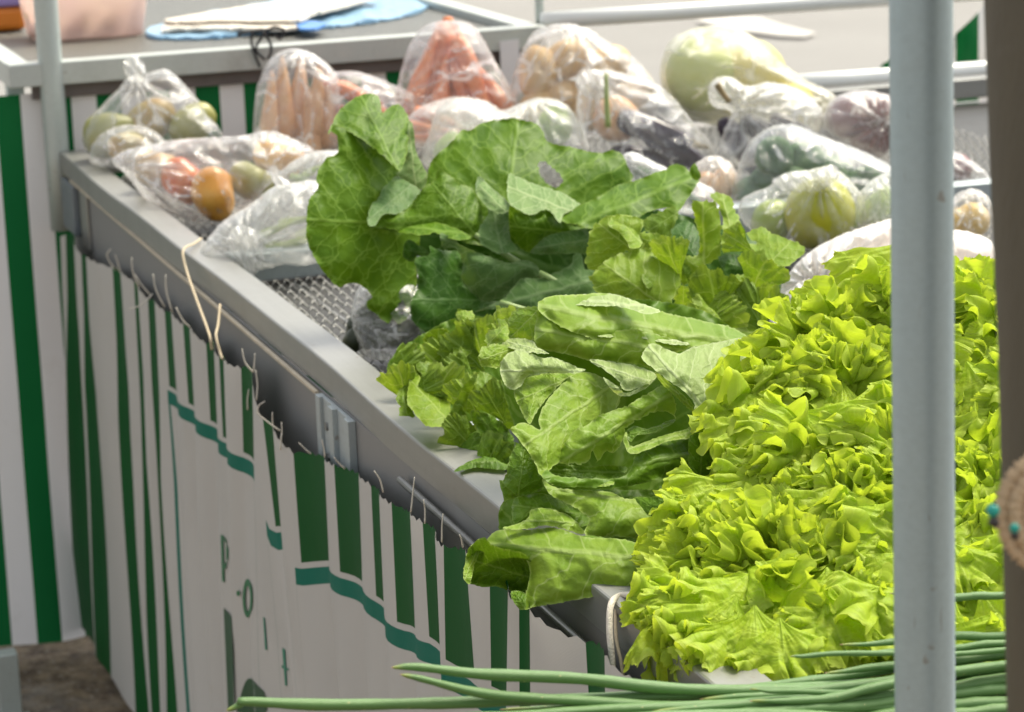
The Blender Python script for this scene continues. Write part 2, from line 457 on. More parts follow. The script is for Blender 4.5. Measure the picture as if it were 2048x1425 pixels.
for xx in (0.03, XR):
    for yy in (2.9, 4.3):
        box_obj('leg', (xx, xx + 0.03, yy, yy + 0.03, 0.0, 0.845), M['tray_rail'], table)

# ------------------------------------------------------------------ the stall behind
YB = 4.80
def bx(px, py): return on_y(np.float64(px), np.float64(py), YB)
c0 = bx(12, 148); c1 = bx(1078, 50)
ZB = 0.5 * (c0[2] + c1[2])
back = empty('back_stall', (0.4, 5.2, 0))
tag(back, 'grey metal stall at right angles behind the bagged vegetables', 'stall')
M['brail'] = galv('back_rail_metal', (0.50, 0.53, 0.50), 0.4, 0.35)
XB0, XB1 = float(c0[0]), float(c1[0])
box_obj('front_rail', (XB0, XB1, YB - 0.04, YB, ZB - 0.030, ZB + 0.010), M['brail'], back)
box_obj('side_rail', (XB1 - 0.04, XB1 - 0.001, YB + 0.002, YB + 1.3, ZB - 0.03, ZB + 0.009), M['brail'], back)
box_obj('side_rail', (XB0, XB0 + 0.04, YB + 0.002, YB + 1.3, ZB - 0.03, ZB + 0.009), M['brail'], back)
box_obj('back_rail', (XB0, XB1, YB + 1.302, YB + 1.34, ZB - 0.03, ZB + 0.01), M['brail'], back)
m, nt, out = new_mat('stall_mesh'); k = NT(nt); co = k.obj()
wv = k.n('TexWave', Scale=55.0, Distortion=2.0, Vector=co); wv.wave_type = 'BANDS'; wv.bands_direction = 'Y'
wx = k.n('TexWave', Scale=50.0, Distortion=3.0, Vector=co); wx.bands_direction = 'X'
hh = k.math('MULTIPLY', wv.outputs[1], wx.outputs[1])
c = k.mixc(k.smooth(hh, 0.2, 0.6), (0.06, 0.06, 0.05), (0.42, 0.42, 0.38))
bb = k.n('Bump', Strength=0.8, Distance=0.004, Height=hh)
p = k.n('BsdfPrincipled', Base__Color=c, Roughness=0.4, Metallic=0.5, Normal=bb.outputs[0]); nt.links.new(p.outputs[0], out.inputs[0])
M['stall_mesh'] = m
box_obj('mesh_top', (XB0 + 0.042, XB1 - 0.042, YB + 0.003, YB + 1.3, ZB - 0.012, ZB - 0.006), m, back, 0)
for xx in (XB0 + 0.005, XB1 - 0.035):
    for yy in (YB + 0.04, YB + 1.26):
        box_obj('leg', (xx, xx + 0.03, yy, yy + 0.03, 0.0, ZB - 0.031), M['pipe'], back)
# strip coloured dark for the shaded gap below the rail, notched plate, top post at the corner
box_obj('gap_shade_strip', (XB0 + 0.04, XB1 - 0.04, YB - 0.02, YB - 0.008, ZB - 0.055, ZB - 0.032), solid_mat('gap_shade_tone', (0.13, 0.11, 0.10), 0.7, var=0.4, scale=30), back, 0.001)
post('top_post', XB1 + 0.012, YB + 0.03, ZB - 0.03, ZB + 1.2, 0.008, M['pipe'], back)

# pipe rails beside the stall (two heights), held by two uprights
frame = empty('pipe_railing', (1.9, YB, 0))
tag(frame, 'white painted pipe railing with two bars behind the melon and purple bags', 'railing')
M['white_pipe'] = solid_mat('white_pipe', (0.74, 0.76, 0.74), 0.35, 0.1, var=0.06, scale=8, dirt=(0.5, 0.5, 0.47))
p0 = bx(1084, 42); p1 = bx(1790, -4); d_ = (p1 - p0)
tube('bar', np.linspace(p0, p0 + d_ * 2.2, 8), 0.0155, M['white_pipe'], frame, n=18)
p0 = bx(1560, 172); p1 = bx(1970, 142); d_ = (p1 - p0)
tube('bar', np.linspace(p0 - d_ * 0.15, p0 + d_ * 3.2, 8), 0.0195, M['white_pipe'], frame, n=18)
for xx in (float(bx(1540, 172)[0]), 2.75):
    post('upright', xx, YB + 0.045, 0, 0.93 if xx < 2 else 1.2, 0.018, M['white_pipe'], frame)

# ------------------------------------------------------------------ striped cloth of the stall behind
def stripe_mat(name, green, white, trans=0.12):
    m, nt, out = new_mat(name); k = NT(nt)
    uvn = k.n('TexCoord').outputs['UV']; sep = k.n('SeparateXYZ', Vector=uvn)
    f = k.math('FRACT', k.math('MULTIPLY', sep.outputs[0], 0.5))
    g = k.smooth(k.math('ABSOLUTE', k.math('SUBTRACT', f, 0.25)), 0.255, 0.245)
    band = k.math('MULTIPLY', k.smooth(sep.outputs[1], 0.0, 0.0008), k.smooth(sep.outputs[1], 0.021, 0.0202))
    below = k.smooth(sep.outputs[1], -0.0068, -0.0076)
    field = k.smooth(sep.outputs[0], 9.86, 9.90)
    inner = k.smooth(sep.outputs[1], 0.021, 0.0202)
    gg = k.math('MULTIPLY', g, k.math('SUBTRACT', 1.0, k.math('MULTIPLY', field, k.smooth(sep.outputs[1], 0.028, 0.0272))))
    wob = k.noise(3, 4, 0.6, k.obj())
    cw = k.mixc(wob, tuple(v * 0.90 for v in white), white)
    stain = k.smooth(k.noise(9, 6, 0.7, k.obj()), 0.55, 0.8)
    cw = k.mixc(k.math('MULTIPLY', stain, 0.3), cw, (0.42, 0.38, 0.31))
    cg = k.mixc(wob, tuple(v * 0.8 for v in green), tuple(v * 1.2 for v in green))
    c = k.mixc(gg, cw, cg)
    line = k.math('MULTIPLY', k.smooth(k.math('ABSOLUTE', k.math('SUBTRACT', sep.outputs[0], 9.95)), 0.06, 0.05), inner)
    tb = k.math('MAXIMUM', k.math('MULTIPLY', band, field), line)
    c = k.mixc(tb, c, (0.008, 0.145, 0.10))
    fine = k.n('TexWave', Scale=260.0, Distortion=0.6, Vector=k.obj()); fine.bands_direction = 'Z'
    b = k.n('Bump', Strength=0.25, Distance=0.0015, Height=k.math('ADD', k.math('MULTIPLY', fine.outputs[1], 0.25), k.noise(22, 4, 0.6, k.obj())))
    p = k.n('BsdfPrincipled', Base__Color=c, Roughness=0.55, Normal=b.outputs[0]); p.inputs['Specular IOR Level'].default_value = 0.12
    t = k.n('BsdfTranslucent', Color=c)
    mx = k.n('MixShader', Fac=trans); nt.links.new(p.outputs[0], mx.inputs[1]); nt.links.new(t.outputs[0], mx.inputs[2])
    nt.links.new(mx.outputs[0], out.inputs[0]); return m
M['cloth_back'] = stripe_mat('striped_cloth_back', (0.008, 0.140, 0.038), (0.84, 0.83, 0.83), 0.2)
M['cloth'] = stripe_mat('striped_cloth', (0.006, 0.082, 0.018), (0.53, 0.52, 0.49), 0.08)

nx, nz_ = 340, 40
V = []; UV = []; Fc = []
x38 = float(bx(38, 180)[0]); pitch = 0.0440
for j in range(nz_):
    z = 0.012 + (ZB - 0.045 - 0.012) * j / (nz_ - 1); q = 1 - j / (nz_ - 1)
    for i in range(nx):
        x = -0.85 + (XB1 - 0.05 + 0.85) * i / (nx - 1)
        dy = 0.010 * q * math.sin(x * 17 + 1.2 * math.sin(z * 3)) + 0.006 * math.sin(x * 31 + z * 2.0) * (0.3 + q) + 0.012 * math.sin(z * 9 + x * 3) * q * math.exp(-((z - 0.42) / 0.16) ** 2)
        V.append((x - 0.02 * q * 0.3, YB - 0.006 + dy - 0.018 * q, z))
        UV.append(((x - x38) / pitch - 1.0, 0.5))
UV = np.array(UV)
for j in range(nz_ - 1):
    for i in range(nx - 1):
        a = j * nx + i; Fc.append((a, a + 1, a + nx + 1, a + nx))
oc = mesh_obj('striped_curtain', V, Fc, M['cloth_back'], uv=UV + np.array([-200.0, 0.0]))
tag(oc, 'green and white striped cloth hanging from the stall behind, straight stripes', 'curtain')
# ------------------------------------------------------------------ striped curtain along the table
# stripe borders read at two heights: (x, y upper, x, y lower); greens are columns 0-1, 2-3, ...
CUR = [
 (121, 472, 131, 720, -1), (131, 470, 148, 1100, 0), (147, 470, 177, 1100, 1), (163, 512, 189, 1100, 2), (172, 512, 205, 1100, 3),
 (225, 538, 257, 1100, 4), (240, 538, 277, 1100, 5), (268, 565, 294, 1100, 6), (275, 565, 309, 1100, 7), (296, 599, 321, 1100, 8), (309, 599, 336, 1100, 9),
 (329, 622, 358, 1100, 10), (342, 622, 374, 1100, 11), (366, 647, 384, 900, 12), (379, 652, 394, 900, 13), (412, 685, 424, 900, 14), (430, 685, 438, 900, 15),
 (438, 712, 447, 900, 16), (447, 718, 454, 900, 17), (482, 735, 488, 942, 18), (504, 738, 508, 942, 19), (526, 843, 552, 1068, 20), (545, 850, 562, 1068, 21),
 (587, 908, 605, 1160, 22), (649, 910, 661, 1160, 23), (668, 934, 684, 1205, 24), (717, 945, 725, 1205, 25), (742, 972, 753, 1240, 26), (758, 985, 769, 1240, 27),
 (783, 1008, 797, 1290, 28), (820, 1026, 832, 1290, 29), (845, 1042, 861, 1328, 30), (872, 1066, 888, 1328, 31), (887, 1090, 892, 1372, 32), (931, 1105, 951, 1372, 33),
 (979, 1150, 983, 1416, 34), (1017, 1172, 1012, 1416, 35), (1038, 1205, 1039, 1422, 36), (1059, 1222, 1061, 1422, 37), (1171, 1283, 1177, 1387, 38), (1209, 1306, 1210, 1387, 39),
 (1285, 1370, 1290, 1480, 40), (1330, 1402, 1336, 1520, 41), (1420, 1470, 1428, 1580, 42)]
NOM = -0.022
cols = []; prev = None; po = NOM
for (xt, yt, xb, yb, s) in CUR:
    best = None
    for o_ in np.linspace(-0.046, -0.011, 41):
        p = on_x(np.float64(xt), np.float64(yt), o_)
        L = 0.065 if prev is None else float(np.linalg.norm((p - prev)[:2]))
        back_ = 0 if prev is None else max(0.0, float(p[1] - prev[1])) * 4
        cost = abs(L - 0.066) + 0.55 * abs(o_ - NOM) + back_
        if best is None or cost < best[0]: best = (cost, o_, p)
    prev = best[2]; po = best[1]
    top = best[2]; bot = on_x(np.float64(xb), np.float64(yb), po)
    cols.append((float(s), top, bot))
# wide blank stripes get an extra pleat between their borders
cc = []
rngc = np.random.RandomState(5)
for i in range(len(cols)):
    cc.append(cols[i])
    if i + 1 < len(cols):
        s0, t0, b0 = cols[i]; s1, t1, b1 = cols[i + 1]
        for f in (0.25, 0.5, 0.75):
            bow = 0.004 * math.sin(PI * f) * (1 if i % 2 else -1)
            dv = np.array([bow, 0, 0])
            cc.append((s0 + (s1 - s0) * f, t0 + (t1 - t0) * f + dv, b0 + (b1 - b0) * f + dv))
S_ = np.array([q[0] for q in cc]); TOP = np.array([q[1] for q in cc]); BOT = np.array([q[2] for q in cc])
# height of the teal band along the cloth
BANDPX = [(342, 812, 10.0), (378, 838, 12.5), (430, 890, 14.9), (452, 925, 17.0), (500, 957, 19.0), (514, 1062, 19.7), (560, 1095, 21.0), (580, 1160, 21.8), (661, 1168, 23.0), (728, 1220, 25.2), (755, 1240, 26.2), (800, 1290, 28.2), (860, 1328, 30.0), (905, 1378, 32.3), (960, 1420, 33.3), (1060, 1495, 37.0), (1400, 1760, 42.0)]
bs, bz = [], []
for (x, y, s) in BANDPX:
    i = int(np.argmin(abs(S_ - s))); bs.append(s); bz.append(float(on_x(np.float64(x), np.float64(y), TOP[i][0])[2]))
bz = np.array(bz); zband = np.interp(S_, bs, bz)
def zband_of(ci): return np.interp(ci, np.arange(len(S_)), zband)
def cur_point(ci, z):                                           # ci: index along cc (float), z: height
    ci = np.clip(ci, 0, len(S_) - 1.001); i = np.floor(ci).astype(int); f = (ci - i)[..., None]
    t = TOP[i] * (1 - f) + TOP[i + 1] * f; b_ = BOT[i] * (1 - f) + BOT[i + 1] * f
    kk = ((t[..., 2] - z) / (t[..., 2] - b_[..., 2] + 1e-9))[..., None]
    p = t + (b_ - t) * kk
    q = np.clip((0.85 - z), 0, 1)
    p[..., 0] += 0.003 * np.sin(z * 9 + ci * 0.31) * q + 0.005 * np.sin(ci * 0.85 + z * 2.0) * np.clip((zband_of(ci) - z) * 8, 0, 1)
    p[..., 1] += 0.005 * np.sin(z * 7 + ci * 0.23) * q
    p[..., 2] = z
    return p
nr = 64; V = []; UV = []; Fc = []
ids = np.linspace(0, len(S_) - 1.001, (len(S_) - 1) * 2 + 1); nc = len(ids)
topz = np.interp(ids, np.arange(len(S_)), TOP[:, 2]) + 0.0022 * np.sin(ids * 5.1) + 0.0015 * np.sin(ids * 11.7)
zb_i = np.interp(ids, np.arange(len(S_)), zband); s_i = np.interp(ids, np.arange(len(S_)), S_)
for j in range(nr):
    f = j / (nr - 1); z = topz * (1 - f) + 0.03 * f
    P = cur_point(ids, z)
    V += list(P); UV += [(a, b_ + (0.6 if (19.02 < a < 19.62 or 21.02 < a < 21.72) else 0.0)) for a, b_ in zip(s_i, z - zb_i)]
for j in range(nr - 1):
    for i in range(nc - 1):
        a = j * nc + i; Fc.append((a, a + nc, a + nc + 1, a + 1))
cur = mesh_obj('striped_curtain', V, Fc, M['cloth'], uv=UV)
tag(cur, 'pleated green and white cloth with teal band tied along the long table side', 'curtain')
# printed letters: flat shapes laid on the cloth
M['print_green'] = solid_mat('print_green', (0.02, 0.14, 0.06), 0.55, var=0.1)
M['print_teal'] = solid_mat('print_teal', (0.02, 0.19, 0.12), 0.55, var=0.1)
M['print_dark'] = solid_mat('print_dark', (0.02, 0.075, 0.035), 0.55, var=0.1)
def ring(cx, cy, rx, ry, n=26):
    a = np.linspace(0, 2 * PI, n, endpoint=False); return np.stack([cx + rx * np.cos(a), cy + ry * np.sin(a)], 1)
def print_poly(name, quads, mat):
    """quads: px polygons; each corner is carried onto the pleated cloth."""
    V_ = []; F_ = []
    for poly in quads:
        pts = []
        P, T, fl, h, d = region(poly, 3.0, np.random.RandomState(1), 0, 0) if len(poly) > 4 else (None,) * 5
        if P is None:
            a, b_, c_, d_ = [np.array(q, float) for q in poly]
            g = [(a * (1 - u) + b_ * u) * (1 - v) + (d_ * (1 - u) + c_ * u) * v for v in np.linspace(0, 1, 12) for u in np.linspace(0, 1, 4)]
            P = np.array(g); T = []
            for r_ in range(11):
                for q in range(3):
                    w = r_ * 4 + q; T.append((w, w + 1, w + 5, w + 4))
        off = len(V_)
        for x, y in P:
            V_.append(cloth_hit(x, y))
        F_ += [tuple(off + i for i in t) for t in T]
    return mesh_obj(name, V_, F_, mat, cur)
CV = np.array(V).reshape(nr, nc, 3)
def project(P):
    c = (np.asarray(P) - CAM) @ ROT; return np.stack([CPX + FPX * c[..., 0] / -c[..., 2], CPY - FPX * c[..., 1] / -c[..., 2]], -1), -c[..., 2]
CPXY, CDEP = project(CV)
def cloth_hit(x, y):
    row = CPXY[:, :, 1]; best = None
    for i in range(nc - 1):                                     # find the cloth column pair that spans this pixel
        xa = np.interp(y, CPXY[:, i, 1], CPXY[:, i, 0]); xb = np.interp(y, CPXY[:, i + 1, 1], CPXY[:, i + 1, 0])
        if min(xa, xb) - 0.01 <= x <= max(xa, xb) + 0.01:
            f = 0 if abs(xb - xa) < 1e-6 else (x - xa) / (xb - xa)
            d = np.interp(y, CPXY[:, i, 1], CDEP[:, i]) * (1 - f) + np.interp(y, CPXY[:, i + 1, 1], CDEP[:, i + 1]) * f
            if best is None or d < best: best = d
    if best is None: best = 3.0
    return at(np.float64(x), np.float64(y), np.float64(best - 0.006))
L = print_poly('printed_letter', [[(441, 1070), (446, 1071), (449, 1165), (444, 1163)], [(446, 1071), (453, 1083), (453, 1090), (447, 1078)], [(452, 1086), (457, 1100), (456, 1122), (452, 1118)], [(455, 1120), (451, 1139), (447, 1138), (448, 1130)]], M['print_green'])
L['label'] = 'letter P printed on the cloth'
o_out = ring(495, 1197, 10, 39, 20); o_in = ring(495, 1198, 5.0, 26, 20)
L = print_poly('printed_letter', [[tuple(o_out[i]), tuple(o_out[(i + 1) % 20]), tuple(o_in[(i + 1) % 20]), tuple(o_in[i])] for i in range(20)], M['print_green'])
L['label'] = 'letter o printed on the cloth'
L = print_poly('printed_letter', [[(564, 1296), (570, 1300), (574, 1372), (570, 1372)], [(563, 1330), (577, 1338), (577, 1342), (563, 1336)]], M['print_teal'])
L['label'] = 'letter t printed on the cloth'
print_poly('printed_dot', [[tuple(p) for p in ring(476, 1187, 3.5, 6, 10)]], M['print_green'])
print_poly('printed_shape', [[(447, 1216), (463, 1234), (470, 1420), (456, 1420)]], M['print_dark'])
print_poly('printed_shape', [[(478, 1410), (483, 1385), (492, 1362), (502, 1358), (515, 1372), (529, 1388), (530, 1425), (476, 1425)]], M['print_dark'])
print_poly('printed_line', [[(526, 1235), (529, 1236), (534, 1300), (530, 1300)]], M['print_teal'])
# frayed threads along the torn top edge
M['thread'] = solid_mat('frayed_thread', (0.62, 0.58, 0.50), 0.8, var=0.1)
TH = [[(233, 540), (220, 525), (214, 510), (222, 498)], [(240, 545), (236, 525), (230, 510)], [(278, 575), (266, 545), (263, 515)], [(300, 590), (283, 570), (270, 550)],
      [(330, 615), (312, 580), (306, 548)], [(345, 625), (333, 585), (331, 550)], [(305, 588), (295, 600), (280, 612), (258, 618)], [(380, 655), (365, 640), (352, 615)],
      [(506, 745), (490, 725), (484, 698)], [(507, 745), (509, 725), (510, 708)], [(513, 800), (515, 770), (511, 740)], [(496, 820), (495, 800), (498, 778)],
      [(514, 828), (518, 812), (530, 803)], [(546, 850), (545, 838), (545, 825)], [(562, 880), (564, 862), (563, 845)], [(561, 900), (562, 885), (564, 868)],
      [(560, 862), (540, 848), (520, 832), (514, 826)], [(622, 908), (610, 898), (598, 886)], [(650, 915), (648, 898), (644, 880)], [(690, 938), (676, 925), (668, 915)],
      [(767, 985), (760, 960), (748, 942)], [(822, 1025), (826, 985), (829, 955)], [(850, 1048), (850, 1020), (847, 1000)], [(884, 1085), (884, 1055), (886, 1028)], [(926, 1095), (923, 1080), (919, 1070)]]
for t_ in TH:
    d = tray_depth(t_[0][0] + 6, t_[0][1] - 95, 0.9) - 0.03
    base = cloth_hit(*t_[0]); db = depth_of(base)
    tube('thread', spline([at(np.float64(x), np.float64(y), np.float64(db - 0.002 - 0.004 * i)) for i, (x, y) in enumerate(t_)], 8), np.linspace(0.0012, 0.0007, 8) * db / 3.2, M['thread'], cur, n=5)
# cords that tie the cloth to the rim
M['cord'] = solid_mat('cotton_cord', (0.55, 0.46, 0.32), 0.85, var=0.15, scale=200, bump=0.5, bscale=400)
M['cord_pale'] = solid_mat('braided_cord', (0.66, 0.61, 0.52), 0.8, var=0.2, scale=300, bump=0.9, bscale=500)
def hang(x, y, o=-0.034): return on_x(np.float64(x), np.float64(y), o)
co_ = tube('tie_cord', spline([on_z(np.float64(402), np.float64(478), 0.9045), on_z(np.float64(388), np.float64(488), 0.906), hang(366, 502, -0.006), hang(374, 545, -0.010), hang(395, 605, -0.020), hang(418, 668), hang(424, 700)], 40), 0.0018, M['cord'], n=6)
tag(co_, 'thin tan cord looped over the rim beside the okra bag', 'cord')
co_ = tube('tie_cord', spline([hang(440, 610, -0.006), hang(436, 650, -0.02), hang(432, 672), hang(440, 705), hang(445, 718)], 24), 0.0017, M['cord'], n=6)
tag(co_, 'short tan cord hanging below the rim next to the longer looped cord', 'cord')
def dpt(x, y, d): return at(np.float64(x), np.float64(y), np.float64(d))
co_ = tube('braided_cord', spline([on_z(np.float64(1300), np.float64(1178), 0.906), on_z(np.float64(1272), np.float64(1190), 0.9075), dpt(1240, 1192, 2.23), dpt(1222, 1210, 2.20), dpt(1219, 1260, 2.185), dpt(1224, 1320, 2.175), dpt(1228, 1400, 2.16)], 60), 0.0028, M['cord_pale'], n=8)
tag(co_, 'cream braided cord tied over the rim next to the frilly lettuce', 'cord')
co_ = tube('tie_cord', spline([dpt(1236, 1200, 2.222), dpt(1231, 1230, 2.205), dpt(1233, 1280, 2.19), dpt(1243, 1330, 2.175), dpt(1250, 1400, 2.165)], 40), 0.0015, M['cord'], n=6)
tag(co_, 'thin brown cord hanging beside the cream braided cord', 'cord')
# ------------------------------------------------------------------ leafy greens
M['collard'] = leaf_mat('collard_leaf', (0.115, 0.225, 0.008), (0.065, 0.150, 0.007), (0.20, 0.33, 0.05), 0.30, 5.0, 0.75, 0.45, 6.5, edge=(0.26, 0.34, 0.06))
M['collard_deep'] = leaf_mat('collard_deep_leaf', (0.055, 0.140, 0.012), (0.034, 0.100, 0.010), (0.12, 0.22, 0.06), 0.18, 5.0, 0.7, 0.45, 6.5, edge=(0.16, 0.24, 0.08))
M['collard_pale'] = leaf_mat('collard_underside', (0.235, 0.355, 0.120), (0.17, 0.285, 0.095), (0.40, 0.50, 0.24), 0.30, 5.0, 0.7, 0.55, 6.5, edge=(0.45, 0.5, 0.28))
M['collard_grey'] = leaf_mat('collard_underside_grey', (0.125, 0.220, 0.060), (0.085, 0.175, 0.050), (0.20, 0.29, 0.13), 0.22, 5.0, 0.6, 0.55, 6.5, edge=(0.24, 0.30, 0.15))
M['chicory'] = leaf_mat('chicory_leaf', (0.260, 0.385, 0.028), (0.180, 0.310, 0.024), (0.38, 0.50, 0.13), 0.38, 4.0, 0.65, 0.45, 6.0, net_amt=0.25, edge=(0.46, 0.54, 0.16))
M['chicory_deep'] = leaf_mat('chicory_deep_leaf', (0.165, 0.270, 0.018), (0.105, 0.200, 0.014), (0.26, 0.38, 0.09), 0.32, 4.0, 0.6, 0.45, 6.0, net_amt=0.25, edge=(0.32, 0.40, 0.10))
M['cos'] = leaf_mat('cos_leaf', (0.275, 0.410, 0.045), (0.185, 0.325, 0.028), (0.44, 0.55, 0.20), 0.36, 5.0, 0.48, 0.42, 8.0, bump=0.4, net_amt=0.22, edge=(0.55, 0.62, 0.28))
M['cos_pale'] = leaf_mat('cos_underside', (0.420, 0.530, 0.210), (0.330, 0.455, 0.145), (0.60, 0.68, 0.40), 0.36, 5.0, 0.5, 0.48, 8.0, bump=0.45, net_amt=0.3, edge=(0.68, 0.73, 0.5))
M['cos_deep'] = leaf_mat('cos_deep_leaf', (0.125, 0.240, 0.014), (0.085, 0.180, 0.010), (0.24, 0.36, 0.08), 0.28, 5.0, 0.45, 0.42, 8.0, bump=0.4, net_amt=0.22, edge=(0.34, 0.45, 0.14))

def leaf(parent, poly, mat, d, axis=None, bulge=0.012, fold=0.10, tilt=(0.0, -0.035), wave=0.004, serrate=0.7, hole=None, step=4.2, seed=None, edge_curl=0.0018, rumple=0.0012):
    """A leaf blade with the given outline; d = distance of its middle, tilt = metres of distance per 100 px."""
    rng = np.random.RandomState(abs(hash((round(poly[0][0]), round(poly[0][1]), len(poly)))) % 100000 if seed is None else seed)
    P, T, fl, h, dist = region(poly, step, rng, serrate)
    c = P.mean(0)
    if axis is None:                                     # along the longest extent, stalk end at the lower right
        q = P - c; w, vec = np.linalg.eigh(q.T @ q); ax = vec[:, 1]
        t = q @ ax; a, b = c + ax * t.min(), c + ax * t.max()
        if (a @ np.array([1, 1])) < (b @ np.array([1, 1])): a, b = b, a
    else: a, b = np.array(axis[0], float), np.array(axis[1], float)
    Lp = np.linalg.norm(b - a) + 1e-6; e = (b - a) / Lp
    u = (P - a) @ e / Lp; v = ((P - a) @ np.array([-e[1], e[0]])) / Lp
    Lm = Lp * px_size(d)
    kt = 0.035 * min(1.0, 110.0 / max(np.ptp(P[:, 0]), np.ptp(P[:, 1]))) if bulge else 0.0
    tilt = (tilt[0] + rng.normal() * kt, tilt[1] + rng.normal() * kt)
    dep = d + tilt[0] * (P[:, 0] - c[0]) / 100 + tilt[1] * (P[:, 1] - c[1]) / 100
    hb = h * h * (1.6 - 0.6 * h)
    dep = dep - bulge * 0.62 * hb + fold * Lm * np.minimum(np.abs(v), 0.5) * 0.6
    dep = dep + wave * fbm(P / 100.0, rng.randint(9999), 3.0, 2)
    rim = np.exp(-(dist / 9.0) ** 2)
    dep = dep + edge_curl * rim * fbm(P / 100.0, rng.randint(9999), 11.0, 1) * 2
    # quilting between the side veins
    tt = u - np.abs(v) * 0.75; dep = dep - rumple * h * (np.abs(np.sin(tt * PI * 6 + 0.6 * np.sign(v))) - 0.5) - rumple * 0.5 * h * fbm(P / 100, rng.randint(9999), 12, 1)
    V = at(P[:, 0], P[:, 1], dep)
    if hole is not None:
        cen = np.array([P[list(t)].mean(0) for t in T]); keep = ~inside(cen, np.array(hole, float)); T = [t for t, k_ in zip(T, keep) if k_]
    o = mesh_obj('leaf', V, T, mat, parent, uv=np.stack([u, v], 1))
    ea = o.data.attributes.new('edge', 'FLOAT', 'POINT'); ea.data.foreach_set('value', np.exp(-(dist / 1.6) ** 2).astype(np.float32))
    return o

